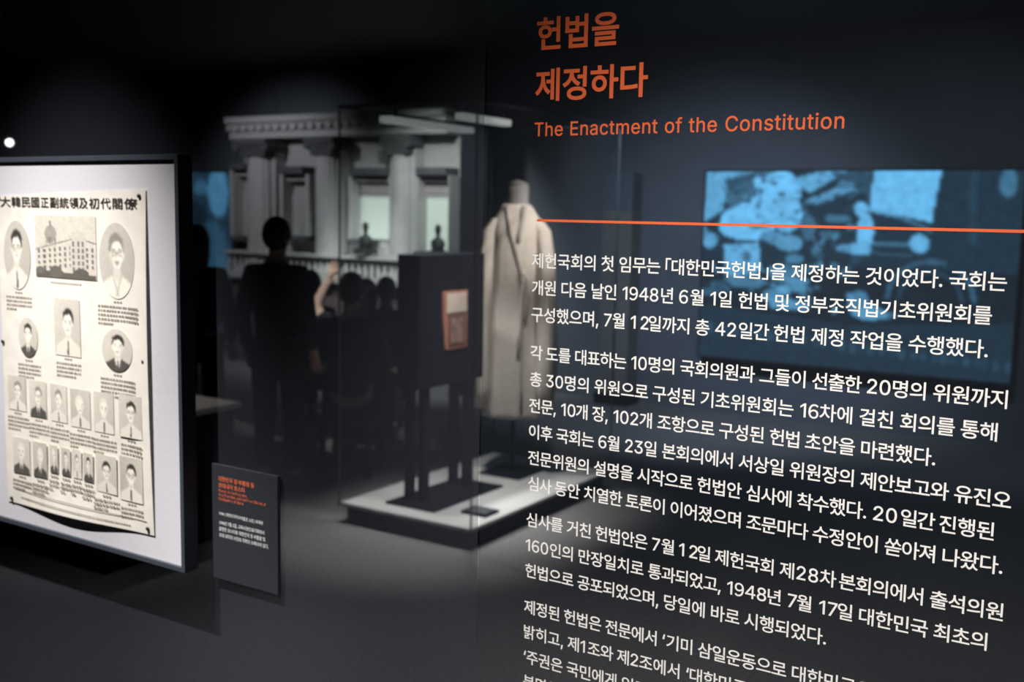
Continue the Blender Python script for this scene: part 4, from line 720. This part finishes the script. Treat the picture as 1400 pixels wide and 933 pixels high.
# ================================================================== pale columned facade at the end of the hall
M_pl = mat('pale_plaster', (0.50, 0.50, 0.50), 0.85, noise=.06, scale=12, bump=.15)
M_cap = mat('dark_stone', (0.10, 0.105, 0.11), 0.85, noise=.15, scale=20)
M_lite = mat('lit_window', (0.5, 0.55, 0.5), 0.6, emit=(0.50, 0.62, 0.53), strength=0.85)
M_pink = mat('rose_plaster', (0.42, 0.37, 0.38), 0.85, noise=.06, scale=12)
YA = 9.0
def fx(px): return at_y(px, 260, YA).x
def fz(py, px=500): return at_y(px, py, YA).z
FX0, FX1 = fx(322), fx(617)
fac = thing('columned_facade', 'pale columned facade with lit windows at the end of the hall', 'facade', ((FX0+FX1)/2, YA, 0))
def fb(q, x0, x1, d0, d1, z0, z1, bv=0.0):       # d: distance in front of the facade plane
    q.box(x0-fac.location.x, x1-fac.location.x, -d1, -d0, z0, z1, bv); return q
ZT, ZB, ZM = fz(157), fz(386), fz(347)
q = MB(); fb(q, FX0, FX1, -.19, -.15, ZM, ZT); fb(q, FX0, fx(572), -.19, -.15, 0.0, ZM); q.build('rear_wall', M_pl, fac)
q = MB(); fb(q, FX0, FX1, -.15, .12, fz(176), ZT, .01); fb(q, FX0, FX1, -.15, .17, fz(164), ZT+.02, .01); fb(q, FX0, FX1, -.15, .09, fz(186), fz(176), .006)
for k in range(24): fb(q, FX0+.03+k*(FX1-FX0-.06)/24, FX0+.09+k*(FX1-FX0-.06)/24, .12, .16, fz(174), fz(167))
q.build('cornice', M_pl, fac)
for pa, pb, ca, cb in [(344, 376, 340, 388), (436, 464, 430, 466), (538, 566, 533, 568)]:
    xa, xb = fx(pa), fx(pb); xc = (xa+xb)/2 - fac.location.x; r = (xb-xa)/2
    q = MB(); n = 28; rings = []
    for z, k in [(ZB, 1.0), (ZB+.3, 1.0), (fz(240), .95), (fz(212), .90)]:
        ring_ = []
        for i in range(n):
            t = 2*PI*i/n; f = 1 - .06*(i % 2)
            ring_.append(Vector((xc + r*k*f*math.cos(t), -.02 - r*k*f*.8*math.sin(t), z)))
        rings.append(ring_)
    q.loft(rings); fb(q, xa-.03, xb+.03, -.15, .02, ZB, fz(186)); 
    col = q.build('pilaster', M_pl, fac)
    q = MB(); q.loft([[Vector((xc + sx*w_, -.02 + sy*w_*.8, z)) for sx, sy in ((-1, -1), (1, -1), (1, 1), (-1, 1))] for z, w_ in [(fz(213), r*.98), (fz(206), r*1.05), (fz(198), r*1.28), (fz(194), r*1.42), (fz(188), r*1.42)]])
    for s in (-1, 1): q.tube([(xc+s*r*1.2, -.02-r*1.05, fz(199)), (xc+s*r*1.2, r*.5, fz(199))], r*.28, 12)
    q.build('capital', M_cap, col)
    q = MB(); fb(q, xa-.05, xb+.05, -.1, r+.10, ZB-.02, ZB+.06, .01); fb(q, xa-.03, xb+.03, -.1, r+.06, ZB+.06, ZB+.11, .01); q.build('column_base', M_pl, col)
wins = [(300, 342, 222, 231, 329, 0), (390, 421, 227, 238, 326, 0), (484, 535, 230, 240, 327, 1), (575, 626, 230, 240, 340, 1)]
for pa, pb, l0, l1, zs, lit in wins:
    xa, xb = max(FX0, fx(pa)), min(FX1-.01, fx(pb)); 
    q = MB(); fb(q, xa-.05, xa, -.15, .04, fz(zs), fz(l1)); fb(q, xb, min(FX1, xb+.05), -.15, .04, fz(zs), fz(l1)); fb(q, xa, xb, -.15, -.02, fz(l1)-.07, fz(l1))
    wn = q.build('window_surround', M_pl, fac)
    q = MB(); fb(q, xa, xb, -.15, .09, fz(l1), fz(l0), .008); q.build('lintel', M_cap, wn)
    q = MB(); fb(q, xa-.02, xa+(xb-xa)*(.45 if lit else 1.0), -.15, .10, fz(zs+7), fz(zs), .008); q.build('sill', M_cap, wn)
    q = MB(); fb(q, xa, xb, -.148, -.12, fz(zs), fz(265)); q.build('window_pane', M_lite if lit else M_pl, wn)
    if lit:
        q = MB(); fb(q, xa, xb, -.148, -.08, fz(265), fz(l1)-.02); q.build('blind', M_pink, wn)
        q = MB(); fb(q, xa, xb, -.12, -.09, fz(268), fz(264)); q.build('glazing_bar', M_pl, wn)
# balustrade under the lit windows
q = MB(); xa, xb = fx(470), fx(572)
fb(q, FX0, xb, -.15, .22, fz(354), fz(350), .006); fb(q, FX0, xb, -.15, .20, fz(388), fz(378), .006)
for k in range(30):
    x = FX0+.05 + k*(xb-FX0-.1)/29
    q.lathe([(.018, fz(378)), (.030, fz(374)), (.022, fz(366)), (.015, fz(358)), (.02, fz(354))], x-fac.location.x, -.15, 8)
q.build('balustrade', M_pl, fac)
q = MB(); fb(q, FX0, fx(572), -.15, .10, 0, fz(388)); q.build('base_wall', mat('base_maroon', (.10, .075, .08), .9, noise=.1, scale=6), fac)
# statues in front of the lit windows
M_br = mat('dark_bronze', (0.035, 0.045, 0.042), 0.5, metal=.3)
for px, py, zb, lab in [(513, 303, 338, 'dark statue standing before the lit facade window nearer the middle'), (612, 304, 338, 'dark statue standing before the facade window furthest right')]:
    x = fx(px); zt, z0 = fz(py), fz(345); h = zt-z0
    s = thing('statue', lab, 'statue', (x, YA-.16, z0), 0.0, 'statues before the lit windows')
    q = MB(); q.lathe([(.16*h/.4, 0), (.16*h/.4, .1*h), (.11*h/.4, .14*h), (.11*h/.4, .18*h)], n=20); q.build('pedestal', M_br, s)
    q = MB(); q.loft([ring(0, 0, z*h, a*h, b*h, 20) for z, a, b in [(.15, .20, .15), (.28, .24, .16), (.40, .27, .15), (.50, .23, .13), (.56, .12, .09), (.62, .065, .065), (.68, .06, .06), (.73, .085, .09), (.82, .10, .11), (.92, .09, .10), (.98, .05, .06), (1.0, .01, .01)]])
    q.sphere((0, -.115*h, .80*h), .022*h, seg=8); q.build('figure', M_br, s, True)

# ================================================================== projection screens
M_scr = vcol_mat('blue_screen_picture', 0.8, 1.25)
M_scr2 = vcol_mat('left_screen_picture', 0.8, 0.85)
M_hous = mat('screen_housing', (.015, .016, .02), .6)
BK = np.array([.006, .0115, .018])
def B(v): return BK + (np.array([.150, .52, .90])-BK)*v**1.5
def cpx(cx, cy): return (780+cx/2.258, 180+cy/2.258)
pt = Paint(170, 108, 960, 1390, 235, 506, B(.10))
def e_(cx, cy, rx, ry, v, a=1.0): x, y = cpx(cx, cy); pt.ell(x, y, rx/2.258, ry/2.258, B(v), a)
def p_(pts, v, a=1.0): pt.poly([cpx(*k) for k in pts], B(v), a)
def l_(a, b, w_, v, al=1.0): pt.line(*cpx(*a), *cpx(*b), w_/2.258, B(v), al)
p_([(400, 420), (400, 560), (900, 600), (1400, 560), (1400, 420)], .04)
p_([(410, 110), (590, 110), (560, 150), (480, 190), (470, 250), (405, 290)], .75)
p_([(470, 150), (570, 125), (600, 150), (500, 200)], .25)
e_(560, 285, 95, 62, .95); e_(645, 190, 85, 75, .95); e_(690, 260, 50, 55, .9); e_(520, 300, 60, 40, .9)
p_([(480, 190), (570, 150), (590, 200), (490, 250)], .35)
for x, y in [(600, 188), (640, 160), (668, 196), (590, 236)]: e_(x, y, 10, 7, .22)
p_([(690, 150), (830, 115), (880, 120), (760, 190)], .78); p_([(735, 220), (880, 160), (905, 180), (780, 228)], .70)
p_([(560, 115), (660, 115), (600, 150)], .35); p_([(820, 130), (950, 115), (945, 200), (900, 180)], .22)
e_(870, 165, 26, 14, .45); e_(820, 200, 22, 12, .6)
p_([(955, 110), (1152, 110), (1130, 276), (948, 240)], .90); p_([(940, 110), (955, 110), (948, 240), (938, 238)], .2)
l_((905, 232), (1030, 258), 10, .75); l_((1030, 258), (1130, 300), 8, .45)
e_(922, 240, 20, 22, .85); e_(938, 310, 26, 58, .92); e_(905, 362, 55, 14, .70); p_([(890, 350), (955, 330), (955, 378), (900, 378)], .8)
l_((965, 345), (1085, 345), 12, .42); l_((960, 372), (1080, 378), 6, .30); e_(1100, 340, 28, 28, .80)
e_(430, 350, 26, 26, .75); e_(405, 330, 14, 30, .6)
p_([(480, 362), (600, 352), (610, 440), (490, 455)], .82); e_(540, 445, 60, 24, .7); e_(560, 400, 16, 20, .4)
for x, y, rx, ry, v in [(640, 330, 40, 18, .6), (700, 350, 45, 26, .65), (720, 400, 30, 14, .5), (690, 440, 60, 20, .45), (690, 500, 26, 18, .7), (740, 490, 30, 16, .55), (660, 460, 20, 16, .4), (700, 545, 55, 16, .7), (760, 300, 22, 40, .35), (850, 270, 40, 14, .4), (830, 320, 35, 12, .35), (790, 370, 18, 10, .4), (880, 440, 30, 14, .2), (960, 555, 40, 24, .7), (920, 540, 26, 16, .4), (1010, 560, 40, 12, .35), (430, 520, 40, 14, .3), (470, 500, 30, 20, .25), (590, 300, 30, 8, .5)]:
    e_(x, y, rx, ry, v)
l_((740, 225), (810, 420), 7, .40)
x, y = cpx(1140, 510); pt.arc(x, y, 55, 52, 6, B(.30))
x, y = cpx(1140, 510); pt.arc(x, y, 40, 38, 5, B(.18))
p_([(1160, 110), (1400, 110), (1400, 420), (1180, 420)], .11); e_(1335, 160, 24, 40, .42); l_((1240, 130), (1250, 330), 22, .16); e_(1370, 118, 6, 6, .7)
p_([(480, 470), (590, 455), (640, 480), (600, 500), (520, 500)], .45); e_(720, 470, 50, 14, .6); e_(650, 520, 30, 22, .55); e_(930, 520, 30, 30, .5); e_(965, 560, 55, 18, .65); p_([(640, 530), (780, 540), (770, 560), (650, 560)], .62)
rr3 = random.Random(3)
for _ in range(90):
    x, y = rr3.uniform(410, 930), rr3.uniform(120, 560)
    dark = rr3.random() < .5
    e_(x, y, rr3.uniform(4, 14), rr3.uniform(4, 11), .10 if dark else rr3.uniform(.4, .9), rr3.uniform(.35, .8))
for _ in range(26):
    x, y = rr3.uniform(420, 900), rr3.uniform(130, 470); q_ = rr3.uniform(-.9, .5)
    l_((x, y), (x + rr3.uniform(25, 70), y + q_*40), rr3.uniform(4, 8), .12 if rr3.random() < .6 else .6, .6)
for _ in range(14):
    x, y = rr3.uniform(700, 940), rr3.uniform(130, 400); e_(x, y, rr3.uniform(8, 20), rr3.uniform(4, 9), rr3.uniform(.05, .5), .6)
for cx in range(440, 1400, 30):
    x = cx + rr3.uniform(-6, 6); y = 640 + (cx-440)*.055
    e_(x, y, rr3.uniform(9, 14), rr3.uniform(12, 20), rr3.uniform(.14, .24), .8)
gr = np.random.RandomState(9).randn(108, 170, 1); pt.img = np.clip(pt.img*(1 + .22*blur(gr, 2)), 0, None)
img = blur(pt.img, 1)
YS = 9.05
def screen(name, label, px0, px1, py0, py1, img, m_):
    a, b = at_y(px0, (py0+py1)/2, YS), at_y(px1, (py0+py1)/2, YS)
    xm = (px0+px1)/2; zt, zb = at_y(xm, py0, YS).z, at_y(xm, py1, YS).z
    t = thing(name, label, 'screen', ((a.x+b.x)/2, YS, zb), 0.0, 'blue video screens'); wd, hh_ = b.x-a.x, zt-zb
    q = MB(); q.box(-wd/2-.02, wd/2+.02, .004, .05, -.02, hh_+.02, .004); q.build('screen_housing', M_hous, t)
    picture_grid('screen_picture', [(-wd/2, 0, hh_), (wd/2, 0, hh_), (wd/2, 0, 0), (-wd/2, 0, 0)], img, m_, t)
    for s in (-1, 1):
        q = MB(); q.box(s*wd*.35-.03, s*wd*.35+.03, .05, .25, .3*hh_, .4*hh_); q.build('wall_bracket', M_hous, t)
screen('video_screen', 'wide blue-lit video screen with an old film, behind the white paragraphs', 960, 1392, 234, 506, img, M_scr)
pl = Paint(60, 64, 200, 324, 236, 410, B(.16))
for cx, cy, rx, ry, v in [(240, 258, 12, 26, .60), (306, 262, 14, 34, .62), (282, 256, 10, 10, .40), (270, 300, 20, 24, .06), (296, 340, 22, 40, .30), (256, 292, 6, 20, .36), (310, 372, 12, 26, .34), (258, 368, 10, 12, .16), (278, 330, 16, 26, .07), (300, 395, 20, 12, .22)]:
    pl.ell(cx, cy, rx, ry, B(v))
pl.img *= 1 + .25*blur(np.random.RandomState(4).randn(64, 60, 1), 2)
screen('video_screen', 'dim blue video screen just beside the right edge of the poster frame', 200, 317, 236, 410, blur(pl.img, 2), M_scr2)

# ================================================================== people
M_skin = mat('skin', (0.62, 0.46, 0.37), 0.6, noise=.05, scale=60)
M_hair = mat('black_hair', (0.012, 0.011, 0.012), 0.5, bump=.5, scale=220)
def skin_mesh(name, nodes, edges, material, parent, root=0, sub=2):
    me = bpy.data.meshes.new(name+'_tmp'); me.from_pydata([n[0] for n in nodes], edges, [])
    o = bpy.data.objects.new(name+'_tmp', me); C.objects.link(o)
    sk = o.modifiers.new('s', 'SKIN'); sk.use_smooth_shade = True
    if not me.skin_vertices: me.skin_vertices.new()
    for i, n in enumerate(nodes):
        r = n[1]; me.skin_vertices[0].data[i].radius = r if hasattr(r, '__len__') else (r, r)
        me.skin_vertices[0].data[i].use_root = (i == root)
    ss = o.modifiers.new('d', 'SUBSURF'); ss.levels = ss.render_levels = sub
    dg = bpy.context.evaluated_depsgraph_get()
    new = bpy.data.meshes.new_from_object(o.evaluated_get(dg)); new.name = name
    bpy.data.objects.remove(o); bpy.data.meshes.remove(me)
    new.materials.clear()
    return link_mesh(name, new, material, parent, True)
def person(label, loc, rz, height, top, bottom, pose='stand', arms=None, long_hair=False, group=None):
    k = height/1.70
    t = thing('person', label, 'person', loc, rz, group)
    V3 = lambda x, y, z: Vector((x, y, z))*k
    if pose == 'stand':
        hipz = .90; pel = V3(0, 0, .93)
        knee = [V3(s*.10, .03, .48) for s in (-1, 1)]; ank = [V3(s*.105, 0, .085) for s in (-1, 1)]
    else:
        hipz = .50; pel = V3(0, 0, .52)
        knee = [V3(s*.12, .42, .50) for s in (-1, 1)]; ank = [V3(s*.12, .40, .085) for s in (-1, 1)]
    up = pel.z/k - .93
    Z = lambda z: z + up
    chest, ster, neck0, neck1 = V3(0, .0, Z(1.18)), V3(0, -.01, Z(1.34)), V3(0, -.005, Z(1.45)), V3(0, .01, Z(1.51))
    jaw, skull, crown = V3(0, .035, Z(1.555)), V3(0, .015, Z(1.615)), V3(0, .005, Z(1.655))
    n = []; E = []
    def add(p, r, prev=None):
        n.append((p, r)); i = len(n)-1
        if prev is not None: E.append((prev, i))
        return i
    ip = add(pel, (.145*k, .115*k)); iw = add(V3(0, 0, Z(1.05)), (.125*k, .10*k), ip); ic = add(chest, (.15*k, .115*k), iw); is_ = add(ster, (.13*k, .10*k), ic)
    i0 = add(neck0, .058*k, is_); i1 = add(neck1, .052*k, i0); ij = add(jaw, (.062*k, .075*k), i1); ih = add(skull, (.078*k, .092*k), ij); add(crown, (.060*k, .072*k), ih)
    inose = add(V3(0, .108, Z(1.585)), .012*k, ij)
    for s in (-1, 1): add(V3(s*.085, .005, Z(1.59)), .014*k, ih)
    cloth_t, Et = [], []
    arms = arms or [None, None]; hands = []
    limb = []
    for si, s in enumerate((-1, 1)):
        sh = V3(s*.165, -.01, Z(1.385))
        if arms[si] is None:
            el = V3(s*.225, -.03, Z(1.12)) if pose == 'stand' else V3(s*.22, .04, Z(1.12))
            wr = V3(s*.225, .06, Z(.885)) if pose == 'stand' else V3(s*.13, .27, Z(1.02))
        else:
            el, wr = [V3(a, b, c) for a, b, c in arms[si]]
        d = (wr-el).normalized(); ish = add(sh, .058*k, is_); iel = add(el, .042*k, ish); iwr = add(wr, .027*k, iel)
        pm = wr + d*.055*k; ipm = add(pm, (.034*k, .020*k), iwr)
        side = d.cross(Vector((0, 1, 0)));  side = side.normalized() if side.length > .2 else Vector((1, 0, 0)); nrm = side.cross(d).normalized()
        for fi, (o_, L_) in enumerate([(-.030, .068), (-.010, .080), (.010, .075), (.028, .058)]):
            b0 = pm + side*o_*k + d*.030*k; a0 = add(b0, .0095*k, ipm)
            a1 = add(b0 + d*L_*.55*k + nrm*.010*k, .0085*k, a0); add(b0 + d*L_*.95*k + nrm*.028*k, .0075*k, a1)
        tb = add(wr + d*.02*k - side*.036*k + nrm*.012*k, .011*k, iwr); add(wr + d*.062*k - side*.058*k + nrm*.02*k, .009*k, tb)
        limb.append((sh, el, wr))
    for si, s in enumerate((-1, 1)):
        hp = V3(s*.085, 0 if pose == 'stand' else .05, hipz); a = add(hp, .088*k, ip); b = add(knee[si], .058*k, a); c = add(ank[si], .040*k, b); add(ank[si] + V3(0, .13, -.045), (.036*k, .03*k), c)
    body = skin_mesh('body', n, E, M_skin, t)
    # clothing follows the same joints
    m2, E2 = [], []
    def add2(p, r, prev=None):
        m2.append((p, r)); i = len(m2)-1
        if prev is not None: E2.append((prev, i))
        return i
    g = .016*k
    j0 = add2(V3(0, 0, Z(.90)), (.165*k, .135*k)); j1 = add2(V3(0, 0, Z(1.05)), (.150*k, .122*k), j0); j2 = add2(chest, (.172*k, .135*k), j1); j3 = add2(ster, (.152*k, .118*k), j2); add2(neck0 + V3(0, 0, .0), .070*k, j3)
    for si in range(2):
        sh, el, wr = limb[si]; a = add2(sh, .074*k, j3); 
        short = arms[si] is not None and len(arms) > 2
        if short: add2(sh.lerp(el, .75), .062*k, a)
        else: b = add2(el, .056*k, a); add2(el.lerp(wr, .92), .042*k, b)
    skin_mesh('jacket', m2, E2, top, t)
    m2, E2 = [], []
    j0 = add2(V3(0, 0, hipz+.06), (.158*k, .130*k))
    for si, s in enumerate((-1, 1)):
        a = add2(V3(s*.088, 0 if pose == 'stand' else .06, hipz-.01), .104*k, j0); b = add2(knee[si], .076*k, a); add2(ank[si] + V3(0, 0, .03), .062*k, b)
    skin_mesh('trousers', m2, E2, bottom, t)
    for si, s in enumerate((-1, 1)):
        q = MB(); c = ank[si]
        q.loft([ring(c.x, c.y+.035*k, z*k, a*k, b*k, 20) for z, a, b in [(.0, .045, .13), (.02, .048, .135), (.05, .046, .125), (.085, .040, .075), (.11, .042, .05)]]); q.build('shoe', mat('black_shoe', (.015, .015, .016), .4), t, True)
    q = MB(); hc = skull + V3(0, -.012, .022)
    q.sphere(hc, .108*k, .82, 1.02, 1.04, 24)
    for v in list(q.bm.verts):
        if v.co.y > hc.y + .045*k and v.co.z < hc.z + .03*k: v.co.y = hc.y + .045*k - (hc.z + .03*k - v.co.z)*.7
    if long_hair:
        q.loft([ring(0, hc.y-.03*k+dy*k, hc.z+z*k, a*k, b*k, 22, .03, 7) for z, a, b, dy in [(.02, .095, .085, 0), (-.06, .100, .080, -.01), (-.14, .098, .066, -.025), (-.20, .085, .05, -.035), (-.24, .05, .03, -.04)]])
    q.build('hair', M_hair, t, True)
    for s in (-1, 1):
        q = MB(); q.sphere(V3(s*.030, .098, Z(1.605)), .009*k, seg=10)
        q.build('eye', mat('eye_dark', (.02, .015, .01), .2), t, True)
    return t
M_navy = mat('navy_cloth', (.018, .021, .032), .9, noise=.2, scale=40); M_char = mat('charcoal_cloth', (.022, .022, .025), .9, noise=.2, scale=40)
M_brown = mat('brown_cloth', (.05, .035, .03), .9, noise=.2, scale=40); M_trs = mat('black_trousers', (.012, .012, .015), .9)
def floor_pt(px, py, k):
    v = at_d(px, py, k); return v
def standing(label, px, py, k, rz, top, **kw):
    v = floor_pt(px, py, k); return person(label, (v.x, v.y, 0), rz, v.z, top, M_trs, 'stand', **kw)
standing('person in dark clothes standing with back turned before the columned facade', 378, 306, 6.7, .35, M_navy)
standing('person in black standing before the dim blue screen by the poster frame', 269, 316, 7.3, .6, M_char, long_hair=True)
M_bench = mat('bench_wood', (.06, .05, .045), .6, noise=.2, scale=15)
def seated(label, px, py, k, rz, top, **kw):
    v = floor_pt(px, py, k); return person(label, (v.x, v.y, 0), rz, 1.70*v.z/1.31, top, M_trs, 'sit', group='seated audience', **kw)
RZ = .45
arm_up = [None, [(.27, .10, 1.16-.41), (.20, .20, 1.40-.41)], 'short']
s1 = seated('seated person in dark jacket in the front left place of the audience', 424, 373, 8.6, RZ, M_char)
s2 = seated('seated person in the audience raising a bare forearm', 480, 377, 7.2, RZ, M_navy, arms=[[(-.25, .03, 1.09), (-.17, .05, 1.27)], None, 'short'])
s3 = seated('seated person with long hair behind the glass case, left of the pair', 500, 385, 8.0, RZ, M_brown, long_hair=True)
s4 = seated('seated person behind the glass case, right of the pair, by the dark stand', 528, 382, 8.9, RZ, M_navy)
for p_s, lab in [(s1, 'far left dark stool under the seated person'), (s2, 'near left dark stool under the person raising a forearm'), (s3, 'near right dark stool under the long-haired person'), (s4, 'far right dark stool beside the dark stand')]:
    v = p_s.location; sz = .385*(v.length and 1)
    t = thing('stool', lab, 'stool', (v.x, v.y, 0), RZ, 'stools of the audience')
    q = MB(); q.box(-.20, .20, -.18, .22, .36, .40, .01); q.build('seat', M_bench, t)
    for x in (-.16, .16):
        for y in (-.14, .18):
            q = MB(); q.box(x-.018, x+.018, y-.018, y+.018, 0, .36, .003); q.build('leg', M_dark, t)

# ================================================================== second low platform, pedestal, column, lights
dc = thing('display_counter', 'dark counter with a white lit top, passing behind the poster frame', 'counter', (-5.25, 3.62, 0))
q = MB(); q.box(-.95, .96, -.46, .45, .72, .75, .004); q.build('counter_top', M_plat, dc)
q = MB(); q.box(-.92, .93, -.43, .42, .06, .72, .006).box(-.88, .89, -.39, .38, 0, .06); q.build('cabinet', M_dark, dc)
a, b = at_y(631, 260, 8.7), at_y(668, 260, 8.7)  # added dark board, keeps the wall strip beside the facade dark
pp = thing('darkening_panel', 'narrow dark panel added to darken the strip between the facade and the robe', 'dark panel', ((a.x+b.x)/2, 8.7, 0))
q = MB(); q.box(-(b.x-a.x)/2, (b.x-a.x)/2, -.03, .03, .05, 3.0, .004); q.build('panel_board', M_dark, pp)
q = MB(); q.box(-(b.x-a.x)/2-.02, (b.x-a.x)/2+.02, -.16, .16, 0, .05, .004); q.build('foot', M_dark, pp)
v = at_d(246, 456, 8.4)
pd = thing('pedestal', 'made-up slim dark pedestal beyond the right edge of the poster frame', 'pedestal', (v.x, v.y, 0))
q = MB(); q.box(-.15, .15, -.15, .15, 0, .04, .005).box(-.06, .06, -.06, .06, .04, v.z-.06); q.build('post', M_dark, pd)
q = MB(); q.box(-.17, .17, -.13, .13, v.z-.06, v.z-.02, .006); q.build('tray', M_dark, pd)
bo = thing('orange_light_book', 'small open orange-brown book made up for an orange speck of light, on the slim dark pedestal', 'book', (v.x, v.y, v.z-.015))  # book and pedestal are invented; amber pages stand in for an orange light
q = MB()
for s in (-1, 1): q.loft([[Vector((s*x, -.07, .004+h)), Vector((s*x, .07, .004+h)), Vector((s*x, .07, 0)), Vector((s*x, -.07, 0))] for x, h in [(0, .012), (.03, .020), (.07, .016), (.105, .004)]])
q.build('page', mat('amber_page', (.62, .33, .12), .8), bo)
q = MB(); q.box(-.11, .11, -.075, .075, -.004, 0); q.build('cover', mat('book_cover', (.20, .07, .03), .7), bo)
# grey column beside the screen
a, b = at_y(822, 350, 9.05), at_y(862, 350, 9.05)
cl = thing('display_column', 'slim grey column standing to the left of the wide blue video screen', 'column', ((a.x+b.x)/2, 9.15, 0))
wd = (b.x-a.x)/2; zt = at_y(842, 236, 9.05).z
M_col = mat('grey_column', (.15, .148, .145), .8, noise=.1, scale=6)
q = MB(); q.box(-wd, wd, -.10, .10, .10, zt-.35, .01); q.build('shaft', M_col, cl)
q = MB(); q.box(-wd-.03, wd+.03, -.13, .13, 0, .10, .01); q.build('column_base', M_dark, cl)
q = MB(); q.box(-wd, wd, -.10, .10, zt-.35, zt, .01); q.build('blue_head', mat('blue_panel', (.09, .12, .15), .6), cl)
# ceiling spotlight whose lit face shows above the poster
v = at_d(13, 195, 5.0)
sp = thing('spotlight', 'small lit spotlight hanging above the poster frame', 'spotlight', v)
aim = (EYE - v).normalized(); rot = aim.to_track_quat('Z', 'Y').to_matrix().to_4x4()
q = MB(); q.lathe([(.030, -.10), (.034, -.08), (.034, .0), (.031, .0), (.026, -.012)], n=20)
hd = q.build('lamp_head', M_dark, sp, True); hd.matrix_local = rot
q = MB(); q.lathe([(.018, -.010), (.018, -.006)], n=20); le = q.build('lens', mat('lamp_lens', (1, 1, .95), .3, emit=(1, .98, .92), strength=4.0), sp); le.matrix_local = rot
q = MB(); q.tube([(0, 0, 0.03), (0, 0, 3.4-v.z)], .008, 8); q.build('stem', M_dark, sp)
